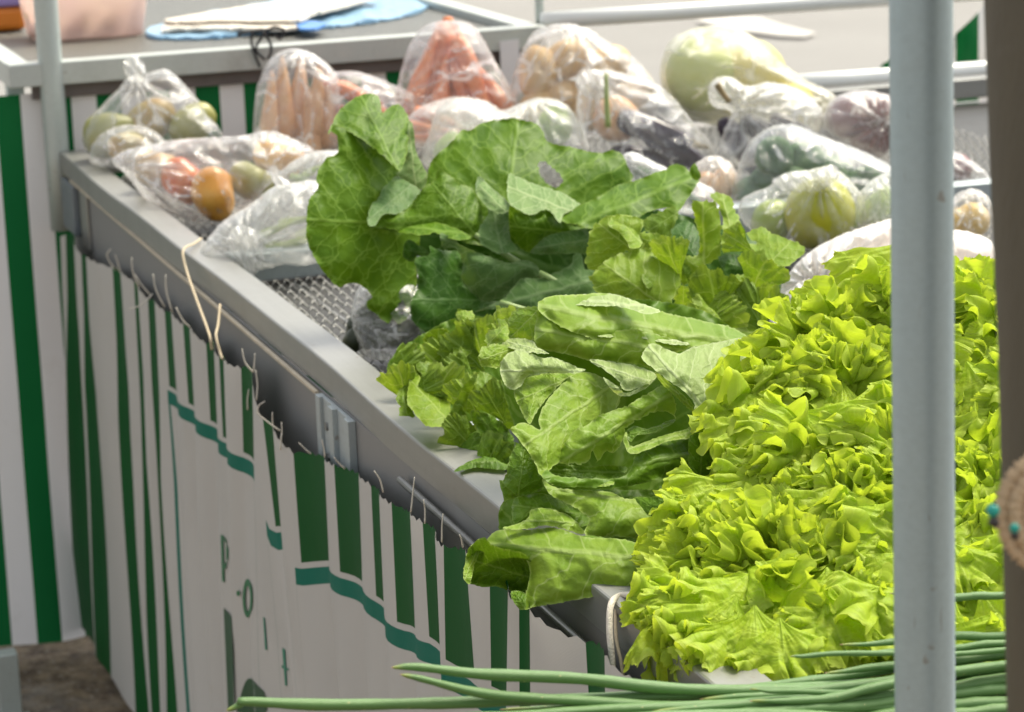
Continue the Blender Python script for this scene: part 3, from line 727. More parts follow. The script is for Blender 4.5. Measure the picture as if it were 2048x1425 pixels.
# ---- collard greens
bun = empty('collard_bunch', on_z(np.float64(1000), np.float64(660), 0.86))
tag(bun, 'tall bunch of dark green broad collard leaves fanning out beside the rim', 'collard greens')
def dC(y, lay): return 3.20 + 0.030 * (660 - y) / 100 - 0.02 * lay
CL = [
 # outline, material, layer, extra
 ([(820,420),(850,380),(900,360),(960,400),(1050,430),(1180,450),(1200,520),(1190,590),(1100,620),(980,610),(900,560),(830,500)], 'collard_deep', -4, dict(bulge=0.0)),  # backing blades, coloured dark for the shaded inside of the bunch
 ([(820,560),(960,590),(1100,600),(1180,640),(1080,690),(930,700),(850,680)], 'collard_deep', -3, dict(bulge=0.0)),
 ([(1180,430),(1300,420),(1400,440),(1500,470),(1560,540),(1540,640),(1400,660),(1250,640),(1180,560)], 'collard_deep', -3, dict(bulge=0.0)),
 ([(854,348),(868,315),(893,293),(912,274),(924,259),(940,262),(959,249),(988,241),(1021,237),(1048,241),(1072,248),(1087,265),(1091,279),(1107,288),(1134,293),(1162,299),(1183,304),(1201,306),(1220,301),(1240,306),(1250,318),(1257,337),(1265,357),(1228,385),(1183,420),(1162,440),(1100,480),(950,490),(880,450),(850,400)], 'collard', -1.5, dict(bulge=0.03, axis=((1010, 480), (1035, 240)), hole=[(1076,326),(1088,322),(1106,338),(1116,345),(1128,362),(1112,378),(1095,368),(1080,352)], tilt=(0, -0.06))),
 ([(818,242),(828,262),(832,300),(840,320),(855,350),(850,372),(842,380),(825,375),(810,360),(796,350),(805,328),(813,300)], 'collard_pale', 0, dict(tilt=(0.12, -0.02))),
 ([(674,307),(655,315),(639,336),(632,362),(637,375),(618,401),(613,434),(612,469),(618,494),(633,524),(655,555),(676,575),(688,571),(702,566),(721,571),(737,584),(745,596),(735,602),(735,617),(752,629),(772,647),(788,640),(795,648),(807,643),(823,621),(834,567),(832,528),(840,480),(835,420),(815,370),(799,342),(772,317),(737,285),(702,262),(672,252),(662,262),(674,274)], 'collard', 1, dict(bulge=0.022, axis=((845, 450), (620, 440)), tilt=(0.05, -0.03), hole=[(798,606),(806,602),(812,612),(810,628),(801,630),(795,618)])),
 ([(656,269),(664,248),(674,227),(692,209),(709,196),(729,188),(750,189),(756,205),(763,226),(772,221),(784,211),(801,210),(813,227),(818,242),(815,297),(809,325),(799,342),(772,317),(737,289),(702,266),(672,255)], 'collard', 2.2, dict(bulge=0.010, axis=((800, 350), (720, 190)), tilt=(0.02, -0.10))),
 ([(750,189),(757,192),(760,205),(764,226),(755,222),(748,210),(744,200)], 'collard_pale', 2.6, dict(bulge=0.002)),
 ([(795,350),(809,360),(840,381),(830,397),(817,414),(795,428),(766,430),(750,452),(735,448),(741,414),(758,395),(766,377)], 'collard_grey', 2.0, dict(tilt=(0.05, -0.05))),
 ([(879,340),(901,352),(924,369),(942,375),(951,387),(962,420),(967,447),(959,463),(940,475),(912,481),(881,469),(868,465),(854,471),(819,467),(780,458),(742,452),(765,436),(815,420),(830,399),(850,373),(868,362)], 'collard', 2.5, dict(bulge=0.02, axis=((950, 470), (850, 350)))),
 ([(742,452),(790,440),(850,440),(900,452),(942,475),(912,481),(881,469),(868,465),(854,471),(819,468),(780,462)], 'collard', 3.2, dict(bulge=0.006, tilt=(0, -0.14))),
 ([(958,353),(985,378),(1014,402),(1022,425),(1019,455),(1022,480),(1035,500),(1000,508),(980,500),(960,485),(957,467),(962,450),(975,430),(975,415),(962,400),(953,388),(951,378)], 'collard_grey', 2.2, dict(tilt=(0.03, -0.05))),
 ([(958,353),(985,378),(1014,402),(1021,420),(1000,428),(978,418),(962,400),(953,388),(951,376)], 'collard_pale', 2.5, dict(tilt=(0.03, -0.09))),
 ([(1018,349),(1037,355),(1068,368),(1095,376),(1125,386),(1144,398),(1162,411),(1142,423),(1127,429),(1121,447),(1113,439),(1101,423),(1086,421),(1062,430),(1041,423),(1019,408),(1014,386)], 'collard_pale', 3.0, dict(axis=((1160, 430), (1018, 375)), bulge=0.008, tilt=(0, -0.10))),
 ([(1127,431),(1162,409),(1201,392),(1232,372),(1271,361),(1306,347),(1331,340),(1345,329),(1365,332),(1379,342),(1392,352),(1399,362),(1394,369),(1384,386),(1370,405),(1357,423),(1336,415),(1296,425),(1267,440),(1231,445),(1211,450),(1182,458),(1154,450),(1127,445)], 'collard', 3.2, dict(axis=((1130, 460), (1395, 350)), bulge=0.014, tilt=(0, -0.08))),
 ([(1379,342),(1389,327),(1401,349),(1398,360),(1386,358)], 'collard', 3.0, dict(bulge=0.002)),
 ([(1020,412),(1040,425),(1062,431),(1086,422),(1101,424),(1115,440),(1150,450),(1182,458),(1180,485),(1120,480),(1085,490),(1063,506),(1040,495),(1025,475),(1018,450)], 'collard', 2.4, dict(bulge=0.03, tilt=(0, 0.05))),
 ([(1062,507),(1075,488),(1090,475),(1120,465),(1185,460),(1180,505),(1120,508)], 'collard_grey', 2.6, dict(tilt=(0, 0.03))),
 ([(858,491),(873,498),(899,502),(916,502),(924,520),(925,555),(932,575),(952,590),(971,602),(998,604),(985,612),(959,621),(945,640),(932,655),(893,664),(860,667),(840,657),(825,641),(821,621),(823,598),(834,580),(836,551),(829,524),(834,514),(856,512),(860,502)], 'collard_deep', 3.6, dict(axis=((1000, 600), (822, 600)), bulge=0.02, tilt=(0.06, -0.02))),
 ([(809,489),(820,480),(835,490),(850,497),(856,510),(832,514),(826,525),(806,515)], 'collard_deep', 2.4, {}),
 ([(881,467),(905,477),(920,489),(952,504),(990,518),(1021,526),(1048,520),(1072,530),(1078,547),(1076,555),(1048,557),(1037,565),(1019,586),(1007,594),(978,603),(959,600),(939,580),(923,557),(925,539),(923,514),(912,498),(900,496),(887,498),(881,481)], 'collard_grey', 3.0, dict(axis=((1080, 540), (890, 480)), bulge=0.012, tilt=(0, -0.02))),
 ([(949,625),(978,612),(1009,596),(1037,563),(1048,557),(1086,557),(1107,547),(1130,537),(1144,528),(1146,512),(1158,506),(1166,518),(1170,540),(1189,543),(1191,586),(1150,605),(1115,600),(1082,612),(1064,618),(1021,619),(978,619)], 'collard_grey', 3.4, dict(axis=((1190, 560), (955, 620)), bulge=0.012)),
]
for poly, mt, lay, kw in CL:
    cy = np.mean([p[1] for p in poly]); leaf(bun, poly, M[mt], dC(cy, lay), **kw)
M['stalk'] = solid_mat('leaf_stalk', (0.30, 0.42, 0.14), 0.4, var=0.15, trans=0.1)
for (a, b_, c_) in (((1000, 605, 3.13), (1120, 640, 3.12), (1280, 660, 3.05)), ((1080, 545, 3.17), (1200, 610, 3.14), (1330, 650, 3.05)), ((950, 470, 3.2), (1100, 560, 3.2), (1320, 640, 3.1))):
    tube('stalk', spline([dpt(*a), dpt(*b_), dpt(*c_)], 14), np.linspace(0.003, 0.006, 14), M['stalk'], bun, n=8)

# ---- chicory heads: one behind the cos lettuce, one by the rim
def group_leaves(parent, items, base, ybase, slope, laystep):
    for poly, mt, lay, kw in items:
        cy = np.mean([p[1] for p in poly])
        leaf(parent, poly, M[mt], base + slope * (ybase - cy) / 100 - laystep * lay, **kw)
ch1 = empty('chicory_bunch', on_z(np.float64(1400), np.float64(690), 0.86))
tag(ch1, 'loose bright green chicory bunch between the collards and the white knotted bag', 'chicory')
sm = dict(serrate=1.5, bulge=0.007)
DL = [
 ([(1290,440),(1345,413),(1357,430),(1346,455),(1336,476),(1296,466)], 'chicory_deep', 0, sm),
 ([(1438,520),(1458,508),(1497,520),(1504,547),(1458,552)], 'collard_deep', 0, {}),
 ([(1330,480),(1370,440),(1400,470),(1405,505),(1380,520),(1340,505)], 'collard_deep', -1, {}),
 ([(1421,391),(1438,386),(1463,396),(1470,418),(1480,442),(1480,457),(1492,466),(1472,481),(1453,498),(1443,493),(1445,442),(1436,413)], 'chicory', 1, sm),
 ([(1384,403),(1421,403),(1436,418),(1443,457),(1441,491),(1438,515),(1416,530),(1411,564),(1387,554),(1372,530),(1367,513),(1394,510),(1399,479),(1392,447),(1387,423)], 'chicory', 2, dict(serrate=1.5, bulge=0.016, tilt=(0.03, -0.02), axis=((1410, 570), (1405, 400)))),
 ([(1494,466),(1516,455),(1545,466),(1577,479),(1604,491),(1611,503),(1589,523),(1570,535),(1545,540),(1516,554),(1502,530),(1492,510),(1477,491),(1516,488),(1499,476)], 'chicory', 1.5, dict(serrate=1.5, bulge=0.012, tilt=(0, -0.09), axis=((1516, 550), (1580, 485)))),
 ([(1453,559),(1475,550),(1504,554),(1502,574),(1492,601),(1487,620),(1462,642),(1448,625),(1458,589)], 'chicory_deep', 2.2, dict(serrate=1.6, bulge=0.02, tilt=(0.05, 0.03))),
 ([(1453,559),(1475,550),(1504,554),(1500,570),(1480,572),(1462,580)], 'chicory', 2.6, sm),
 ([(1514,559),(1541,540),(1545,564),(1550,589),(1545,618),(1528,637),(1504,620),(1510,600),(1524,586)], 'chicory', 2.4, sm),
 ([(1384,601),(1394,579),(1419,574),(1438,559),(1453,569),(1440,590),(1431,610),(1423,625),(1409,632),(1392,622)], 'chicory', 2.5, dict(serrate=0.6, bulge=0.02)),
 ([(1425,560),(1460,570),(1470,620),(1450,660),(1400,665),(1380,640),(1410,610)], 'chicory_deep', 1.2, sm),
 ([(1355,532),(1375,523),(1389,554),(1370,571),(1358,564)], 'chicory_deep', 2.0, sm),
 ([(1348,601),(1360,574),(1377,574),(1384,603),(1370,630),(1355,620)], 'chicory', 2.4, sm),
 ([(1484,628),(1499,615),(1516,630),(1531,640),(1560,655),(1575,680),(1540,700),(1480,700),(1455,670),(1440,645),(1465,650)], 'chicory', 3.6, dict(serrate=1.2, bulge=0.008, tilt=(0, -0.08))),
 ([(1283,466),(1318,469),(1336,476),(1331,501),(1287,498)], 'chicory', 2.4, sm),
 ([(1231,429),(1253,431),(1272,435),(1286,442),(1284,457),(1279,471),(1287,496),(1248,506),(1213,524),(1192,541),(1172,530),(1173,506),(1177,479),(1184,457),(1206,437)], 'chicory', 3.0, dict(serrate=1.5, bulge=0.016, axis=((1290, 520), (1200, 450)))),
 ([(1231,429),(1253,431),(1272,435),(1286,442),(1284,457),(1279,471),(1285,490),(1262,498),(1245,470),(1218,450)], 'chicory', 3.5, dict(serrate=1.5, bulge=0.012, tilt=(0.06, -0.10))),
 ([(1192,542),(1223,515),(1260,503),(1296,496),(1331,503),(1336,513),(1353,515),(1358,540),(1360,574),(1345,601),(1343,623),(1306,613),(1260,596),(1194,588),(1187,567),(1179,557)], 'chicory', 3.8, dict(serrate=1.7, bulge=0.022, axis=((1330, 615), (1210, 530)), tilt=(0.02, -0.06))),
 ([(1284,548),(1300,552),(1318,565),(1320,575),(1305,582),(1290,570)], 'chicory_deep', 4.4, dict(serrate=1.2, bulge=0.006)),
]
group_leaves(ch1, DL, 2.94, 650, 0.045, 0.020)

ch2 = empty('chicory_bunch', on_z(np.float64(930), np.float64(900), 0.90))
tag(ch2, 'small ragged chicory bunch resting on the metal rim below the collards', 'chicory')
FL = [
 ([(780,720),(900,640),(980,640),(1030,700),(1040,900),(960,920),(880,850),(800,790)], 'cos_deep', -3, dict(bulge=0.0)),  # backing blade behind the bunch, its dark green stands for shaded hollows
 ([(917,620),(947,625),(947,639),(959,647),(957,664),(971,676),(967,693),(957,713),(952,738),(917,745),(898,733),(908,703),(913,661),(913,637)], 'chicory_deep', 0.4, dict(serrate=1.8)),
 ([(917,620),(947,625),(944,640),(925,645),(914,637)], 'chicory', 0.9, sm),
 ([(851,671),(876,658),(895,659),(897,681),(908,698),(893,718),(868,723),(844,708)], 'chicory_deep', 0.6, sm),
 ([(862,668),(876,658),(895,659),(896,676),(878,680)], 'chicory', 1.0, sm),
 ([(905,690),(925,682),(945,700),(930,715),(910,712)], 'chicory_deep', 1.2, sm),
 ([(775,738),(795,720),(814,713),(827,700),(844,708),(846,723),(832,743),(817,760),(799,772),(785,757)], 'chicory_deep', 1.0, dict(serrate=2.0, bulge=0.02)),
 ([(780,735),(797,722),(815,724),(825,712),(842,712),(838,732),(815,745),(795,752)], 'chicory', 1.5, dict(serrate=2.0)),
 ([(831,728),(858,728),(881,733),(895,757),(893,772),(876,787),(854,762)], 'chicory_deep', 1.6, sm),
 ([(858,732),(875,728),(890,745),(895,762),(878,765)], 'chicory', 2.0, sm),
 ([(898,772),(903,752),(932,745),(942,752),(927,767),(908,782)], 'chicory', 1.4, dict(serrate=2.0)),
 ([(814,770),(792,792),(799,814),(799,831),(829,832),(820,804)], 'chicory_deep', 2.2, sm),
 ([(829,744),(844,757),(868,779),(900,809),(898,846),(888,854),(858,854),(844,846),(829,826),(814,804),(817,772),(818,757)], 'chicory', 3.0, dict(serrate=0.9, bulge=0.010, axis=((905, 850), (820, 760)), tilt=(0.02, -0.05))),
 ([(957,745),(947,752),(927,772),(910,806),(900,821),(897,846),(889,860),(890,875),(908,897),(942,910),(979,905),(967,870),(942,846),(932,821),(942,787)], 'chicory_deep', 2.6, dict(serrate=0.9, bulge=0.012, axis=((975, 905), (950, 750)))),
 ([(957,746),(979,750),(1001,767),(996,797),(994,826),(1006,846),(979,828),(954,814),(942,799),(952,784)], 'chicory_deep', 3.4, dict(serrate=0.8)),
 ([(996,772),(1028,782),(1040,809),(1060,846),(1026,860),(1008,850),(994,821)], 'chicory_deep', 3.2, sm),
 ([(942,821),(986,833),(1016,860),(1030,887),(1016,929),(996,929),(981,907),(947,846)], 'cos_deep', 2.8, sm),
 ([(948,846),(972,846),(978,862),(962,868),(950,858)], 'chicory', 3.3, sm),
]
group_leaves(ch2, FL, 2.775, 900, 0.045, 0.022)
sl = empty('leaf_scrap', on_z(np.float64(960), np.float64(930), 0.90)); tag(sl, 'torn leaf scrap lying on the rim under the small chicory', 'leaf')
P, T, fl, h, dd = region([(908,944),(927,929),(967,917),(1016,930),(1010,940),(960,936),(930,940)], 4, np.random.RandomState(3), 0.5)
V = on_z(P[:, 0], P[:, 1], 0.9035) + np.array([0, 0, 1.0]) * (h * 0.006)[:, None]
mesh_obj('leaf', V, T, M['cos_deep'], sl, uv=np.stack([(P[:, 0] - 908) / 110, (P[:, 1] - 932) / 110], 1))

# ---- cos lettuce
cosl = empty('cos_lettuce', on_z(np.float64(1250), np.float64(1120), 0.86))
tag(cosl, 'loose cos lettuce with long crinkled light green leaves overhanging the rim', 'lettuce')
EL = [
 ([(1030,640),(1300,600),(1480,680),(1440,900),(1400,1080),(1200,1180),(1060,1080),(1040,900),(1000,740)], 'cos_deep', -4, dict(bulge=0.0)),  # backing blades, shade between the folds put into their dark colour
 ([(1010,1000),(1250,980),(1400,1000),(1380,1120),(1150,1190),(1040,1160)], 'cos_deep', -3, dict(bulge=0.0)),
 ([(1026,624),(1042,616),(1075,613),(1085,640),(1072,662),(1067,681),(1015,678),(1015,648)], 'cos', -1, sm),
 ([(971,687),(974,662),(995,659),(995,639),(1012,643),(1018,676),(987,690)], 'chicory', -0.5, dict(serrate=1.6)),
 ([(1076,610),(1083,599),(1113,591),(1151,590),(1192,587),(1233,590),(1269,602),(1302,616),(1343,628),(1398,640),(1430,648),(1460,654),(1496,676),(1470,700),(1425,690),(1370,695),(1305,680),(1261,675),(1206,680),(1179,676),(1135,660),(1108,645),(1080,625)], 'cos', 0.5, dict(axis=((1490, 690), (1080, 612)), bulge=0.025, tilt=(0.01, -0.10), rumple=0.0022)),
 ([(1113,591),(1151,590),(1192,587),(1233,590),(1269,602),(1320,622),(1290,628),(1240,614),(1180,612),(1120,608),(1085,608),(1092,597)], 'cos_pale', 1.0, dict(bulge=0.01, tilt=(0, -0.25), rumple=0.0022)),
 ([(1080,622),(1113,637),(1151,651),(1184,665),(1220,663),(1266,659),(1302,667),(1343,678),(1381,689),(1370,700),(1351,708),(1315,738),(1277,730),(1233,726),(1179,722),(1130,708),(1080,698),(1069,681),(1071,651)], 'cos', 1.6, dict(axis=((1375, 705), (1080, 660)), bulge=0.022, tilt=(0.0, -0.03), rumple=0.0022)),
 ([(1184,665),(1220,663),(1266,659),(1302,667),(1343,678),(1381,689),(1345,690),(1300,680),(1255,672),(1210,675)], 'cos_pale', 2.1, dict(bulge=0.004, tilt=(0, -0.2))),
 ([(960,700),(974,691),(1004,689),(1030,698),(1015,711),(1001,733),(985,735),(960,729)], 'cos', 0.8, sm),
 ([(1006,689),(1023,677),(1064,681),(1075,695),(1097,708),(1042,702)], 'cos_pale', 0.9, dict(bulge=0.006, tilt=(0, -0.15))),
 ([(1030,771),(1053,755),(1097,747),(1151,747),(1130,760),(1102,788),(1083,812),(1069,832),(1060,849),(1042,821),(1028,791)], 'cos', 2.4, dict(bulge=0.015, axis=((1150, 750), (1040, 800)), rumple=0.0018)),
 ([(1004,722),(1015,708),(1042,700),(1080,714),(1113,717),(1157,736),(1173,739),(1151,747),(1097,747),(1053,755),(1045,769),(1028,780),(1009,769),(1000,741)], 'cos_pale', 3.0, dict(bulge=0.025, axis=((1170, 742), (1002, 742)), tilt=(0.03, -0.05), rumple=0.0018)),
 ([(1179,719),(1233,725),(1277,733),(1313,750),(1299,766),(1274,777),(1250,782),(1233,758),(1206,739)], 'cos_pale', 2.2, dict(bulge=0.012, tilt=(0, -0.06))),
 ([(1149,747),(1179,745),(1206,755),(1233,771),(1244,782),(1236,812),(1210,840),(1180,870),(1150,900),(1110,930),(1083,952),(1071,929),(1057,906),(1037,878),(1021,857),(1051,846),(1080,860),(1078,834),(1102,791),(1130,763)], 'cos', 2.6, dict(bulge=0.02, axis=((1225, 770), (1050, 890)), rumple=0.0018, tilt=(0.02, -0.04))),
 ([(1206,755),(1233,771),(1246,785),(1262,784),(1288,770),(1310,760),(1290,778),(1260,792),(1238,792),(1215,770)], 'cos_pale', 3.0, dict(bulge=0.004)),
 ([(1302,688),(1326,695),(1357,707),(1387,695),(1439,684),(1496,678),(1490,725),(1460,750),(1450,785),(1440,812),(1432,826),(1422,851),(1408,843),(1389,821),(1389,807),(1370,785),(1343,766),(1310,741),(1288,722),(1284,709)], 'cos_pale', 3.4, dict(axis=((1440, 850), (1300, 695)), bulge=0.022, tilt=(0.01, -0.09), rumple=0.0018)),
 ([(1310,744),(1343,769),(1389,812),(1390,826),(1378,820),(1357,799),(1324,768)], 'cos', 3.5, dict(bulge=0.004)),
 ([(1173,851),(1201,829),(1247,815),(1288,791),(1329,771),(1351,804),(1351,826),(1352,840),(1343,829),(1315,823),(1288,834),(1255,856),(1247,880),(1229,906),(1214,902),(1206,908),(1195,924),(1186,903),(1172,926),(1129,928),(1101,928),(1123,895),(1157,855)], 'cos', 3.4, dict(bulge=0.018, axis=((1340, 790), (1130, 920)), serrate=1.3, rumple=0.0018)),
 ([(1252,866),(1267,852),(1298,857),(1342,840),(1352,842),(1330,856),(1300,868),(1275,870),(1262,885)], 'cos_deep', 2.6, dict(bulge=0.004)),
 ([(1247,880),(1252,864),(1258,885),(1264,893),(1293,883),(1336,868),(1376,856),(1386,830),(1399,834),(1428,872),(1385,877),(1342,882),(1298,899),(1267,909),(1254,902)], 'cos', 3.6, dict(bulge=0.010, tilt=(0, -0.06))),
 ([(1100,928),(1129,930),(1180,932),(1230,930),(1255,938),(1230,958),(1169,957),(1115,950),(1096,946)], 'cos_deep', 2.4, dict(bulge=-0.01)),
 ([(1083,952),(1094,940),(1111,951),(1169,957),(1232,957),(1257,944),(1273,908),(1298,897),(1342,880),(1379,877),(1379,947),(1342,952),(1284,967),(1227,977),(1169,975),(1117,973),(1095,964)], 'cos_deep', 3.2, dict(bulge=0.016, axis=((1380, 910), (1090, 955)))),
 ([(1083,952),(1094,942),(1115,953),(1169,959),(1225,960),(1220,972),(1169,974),(1117,972),(1095,964)], 'cos', 3.5, dict(bulge=0.004, tilt=(0, -0.1))),
 ([(1379,875),(1425,875),(1428,935),(1399,996),(1382,952)], 'cos_deep', 3.6, sm),
 ([(1037,886),(1060,915),(1080,944),(1084,978),(1048,993),(1025,998),(1008,1004),(1005,987),(999,967),(1011,955),(1016,929),(1022,906)], 'cos_deep', 2.2, dict(serrate=1.3)),
 ([(1029,998),(1083,987),(1134,1007),(1178,1036),(1165,1055),(1111,1030),(1060,1030),(1054,1048),(1028,1050)], 'cos_deep', 1.6, {}),
 ([(1084,958),(1111,975),(1169,981),(1221,984),(1255,998),(1313,993),(1370,993),(1375,1033),(1342,1070),(1307,1083),(1255,1075),(1227,1073),(1183,1076),(1169,1065),(1178,1036),(1134,1007),(1100,990)], 'cos', 3.0, dict(bulge=0.022, axis=((1370, 1020), (1095, 975)), rumple=0.0018)),
 ([(1258,998),(1313,993),(1372,990),(1378,1033),(1345,1070),(1307,1085),(1262,1070),(1268,1030)], 'cos_deep', 3.6, dict(bulge=0.014, rumple=0.0022)),
 ([(1005,1057),(1028,1050),(1057,1036),(1060,1021),(1083,1016),(1111,1021),(1140,1033),(1169,1065),(1155,1067),(1134,1060),(1090,1052),(1054,1059)], 'cos', 3.2, dict(bulge=0.012, tilt=(0, -0.06))),
 ([(968,1075),(939,1096),(929,1131),(927,1157),(945,1170),(968,1175),(996,1174),(1022,1183),(1051,1188),(1068,1145),(1052,1110),(1019,1100),(982,1090)], 'cos_deep', 2.6, dict(bulge=-0.05, tilt=(-0.03, 0.03))),
 ([(968,1075),(939,1096),(929,1131),(927,1157),(940,1168),(946,1140),(958,1110),(978,1098)], 'cos', 3.2, dict(bulge=0.006, tilt=(0.1, 0))),
 ([(1021,1184),(1051,1188),(1048,1220),(1031,1211)], 'cos_deep', 3.0, dict(bulge=0.002)),
 ([(968,1099),(979,1073),(1005,1059),(1054,1060),(1111,1056),(1155,1070),(1183,1076),(1241,1078),(1284,1088),(1327,1082),(1353,1105),(1342,1131),(1293,1157),(1287,1174),(1241,1185),(1169,1197),(1111,1208),(1071,1214),(1048,1220),(1051,1191),(1060,1145),(1048,1116),(1019,1109),(982,1101)], 'cos', 4.0, dict(bulge=0.03, axis=((1350, 1120), (980, 1090)), rumple=0.0024, tilt=(-0.012, -0.04))),
 ([(1155,1072),(1241,1080),(1284,1090),(1327,1084),(1350,1105),(1320,1130),(1250,1150),(1190,1140),(1160,1105)], 'cos_deep', 4.5, dict(bulge=0.012, rumple=0.0024)),
]
group_leaves(cosl, EL, 2.315, 1215, 0.045, 0.016)
for (a, b_, c_) in (((1490, 690, 2.62), (1560, 740, 2.62), (1640, 800, 2.66)), ((1440, 850, 2.5), (1520, 880, 2.52), (1600, 930, 2.56)), ((1370, 1020, 2.44), (1450, 1040, 2.46), (1540, 1060, 2.5))):
    tube('stalk', spline([dpt(*a), dpt(*b_), dpt(*c_)], 12), np.linspace(0.004, 0.008, 12), M['stalk'], cosl, n=8)
# ------------------------------------------------------------------ frilly lettuce
M['frilly'] = leaf_mat('frilly_leaf', (0.550, 0.700, 0.060), (0.420, 0.610, 0.045), (0.60, 0.74, 0.18), 0.50, 5.0, 0.30, 0.45, 8.0, edge=(0.70, 0.74, 0.20), bump=0.25)
def fan_noise(A, Rr, rng, fa, fr, n=7):
    o = np.zeros(A.shape)
    for _ in range(n):
        f1 = fa * rng.uniform(0.6, 1.5); f2 = fr * rng.uniform(-1.4, 1.4); w = rng.uniform(1.0, 3.0)
        o += np.sin(f1 * A + f2 * Rr + rng.rand() * 6.28 + 1.1 * np.sin(w * A * fa * 0.23 + rng.rand() * 6.28))
    return o / math.sqrt(n)
def frilly_geo(rng, Lr, half, frill, nr=20, na=210, fine=1.0):
    """A fan-shaped blade whose rim is longer than the fan, so the last part of it meanders in small toothed ruffles."""
    t = np.linspace(0, 1, nr)[:, None]
    r = (0.04 + 0.96 * (1 - (1 - t) ** 1.5)) * np.ones((1, na)); a = np.linspace(-1, 1, na)[None, :] * np.ones((nr, 1))
    wide = 0.30 + 0.70 * np.sin(r * PI * 0.5) ** 0.8
    A = a * half * 2.0
    nt_ = rng.uniform(20, 27); tooth = np.abs(((a * nt_ + 0.8 * np.sin(a * 9 + rng.rand() * 6)) % 1.0) - 0.5) * 2
    rim = 0.07 * fan_noise(a, 0 * r, rng, 4, 0, 3) + 0.022 * fan_noise(a, 0 * r, rng, 22, 0, 4) + 0.035 * (tooth ** 1.3 - 0.4)
    rr = Lr * r * (1 + rim * r ** 6) * (1 - 0.20 * np.abs(a) ** 2.5 * r)
    env = np.clip((r - 0.50) / 0.50, 0, 1); env = env * env * (3 - 2 * env)
    env2 = np.clip((r - 0.74) / 0.26, 0, 1) ** 1.2
    k1 = rng.uniform(3.4, 5.4) * PI; k2 = rng.uniform(9.5, 13.5) * PI
    jit = 1.7 * fan_noise(A, 0 * r, rng, 2.2, 0, 3) + 0.6 * fan_noise(A, r, rng, 5.0, 1.5, 3)
    twist = (1 - r) * 5.0 * fan_noise(A, r, rng, 3.0, 2.0, 3)                    # so that the folds do not run straight to the stalk
    p1 = k1 * a + jit + twist + rng.rand() * 6.28; p2 = k2 * a + 2.4 * jit + 1.5 * twist + rng.rand() * 6.28
    g1 = 0.6 + 0.45 * fan_noise(A, 0 * r, rng, 3.0, 0, 3); g2 = np.clip(0.55 + 0.8 * fan_noise(A, r, rng, 5.0, 2.0, 3), 0.0, 1.6)
    lam1 = 2 * PI / k1 * half * Lr; lam2 = 2 * PI / k2 * half * Lr
    z = frill * (0.36 * lam1 * g1 * np.sin(p1) * env + 0.62 * fine * lam2 * g2 * np.sin(p2) * env2)
    sh = frill * (-0.16 * lam1 * g1 * np.sin(2 * p1) * env - 0.22 * fine * lam2 * g2 * np.sin(2 * p2) * env2)
    z = z + Lr * (0.050 * fan_noise(A, r, rng, 3.0, 6.0, 4) * r + 0.024 * fan_noise(A, r, rng, 9.0, 15.0, 6) * r ** 1.5 + 0.016 * fine * fan_noise(A, r, rng, 20.0, 26.0, 6) * env)
    rr = rr + Lr * 0.03 * fan_noise(A, r, rng, 12.0, 9.0, 5) * env
    ang = a * half * wide
    x = rr * np.cos(ang) - np.sin(ang) * sh; y = rr * np.sin(ang) + np.cos(ang) * sh
    z = z - 0.05 * Lr * a ** 2 * r + 0.012 * Lr * np.exp(-(a / 0.06) ** 2) * (1 - r) - rng.uniform(0.15, 0.7) * Lr * r ** 2.5 * 0.5
    P = np.stack([x, y, z], -1).reshape(-1, 3)
    F_ = []
    for i in range(nr - 1):
        for j in range(na - 1):
            q = i * na + j; F_.append((q, q + 1, q + na + 1, q + na))
    U = np.stack([r.ravel(), (a * 0.45 * r).ravel()], 1)
    return P, F_, U, (r ** 8).ravel()
def frilly_leaf(parent, tip, direction, normal, Lr, half, frill, rng, mat=None):
    P, F_, U, edge = frilly_geo(rng, Lr, half, frill) if mat is None else frilly_geo(rng, Lr, half, frill, 16, 110, 0.25)
    x = direction / np.linalg.norm(direction); n = normal - x * (normal @ x); n /= np.linalg.norm(n); y = np.cross(n, x)
    base = tip - x * Lr * 0.9
    V = base + P[:, :1] * x + P[:, 1:2] * y + P[:, 2:3] * n
    o = mesh_obj('leaf', V, F_, mat or M['frilly'], parent, uv=U)
    at_ = o.data.attributes.new('edge', 'FLOAT', 'POINT'); at_.data.foreach_set('value', edge.astype(np.float32))
    return o
RIGHT, UP_, FWD = ROT[:, 0], ROT[:, 1], -ROT[:, 2]
LET = np.array([(1300,1210),(1340,1090),(1360,1040),(1425,960),(1445,865),(1475,775),(1525,715),(1590,655),(1630,620),(1700,590),(1800,575),(1900,560),(2040,540),(2060,700),(2060,1330),(1960,1345),(1800,1340),(1700,1330),(1600,1360),(1500,1362),(1420,1338),(1365,1300),(1318,1258)], float)
def dG(x, y): return 2.035 + 0.00056 * (1360 - y) + 0.00010 * (1650 - x) * (1 if x < 1650 else 0.4)
HEADS = [((1650, 800), 'frilly yellow-green lettuce head on top, beside the pale cos leaves'), ((1560, 1160), 'frilly yellow-green lettuce head nearest the rim and the spring onions'), ((1800, 1000), 'frilly lettuce head half hidden behind the near grey pole'), ((1975, 640), 'frilly lettuce head below the amber fruit bag, between pole and post'), ((1990, 1080), 'frilly lettuce head above the spring onions, between pole and post')]
heads = []
for (hx, hy), lab in HEADS:
    h_ = empty('frilly_lettuce', on_z(np.float64(hx), np.float64(max(hy, 1000)), 0.86)); tag(h_, lab, 'lettuce', 'frilly lettuce heads'); heads.append(h_)
rngl = np.random.RandomState(11)
pts = []
for y in np.arange(585, 1360, 52):
    for x in np.arange(1285, 2080, 66):
        q = np.array([x + rngl.uniform(-34, 34) + (38 if int(y / 52) % 2 else 0), y + rngl.uniform(-26, 26)])
        if inside(q[None], LET)[0]: pts.append(q)
pts = np.array(pts)
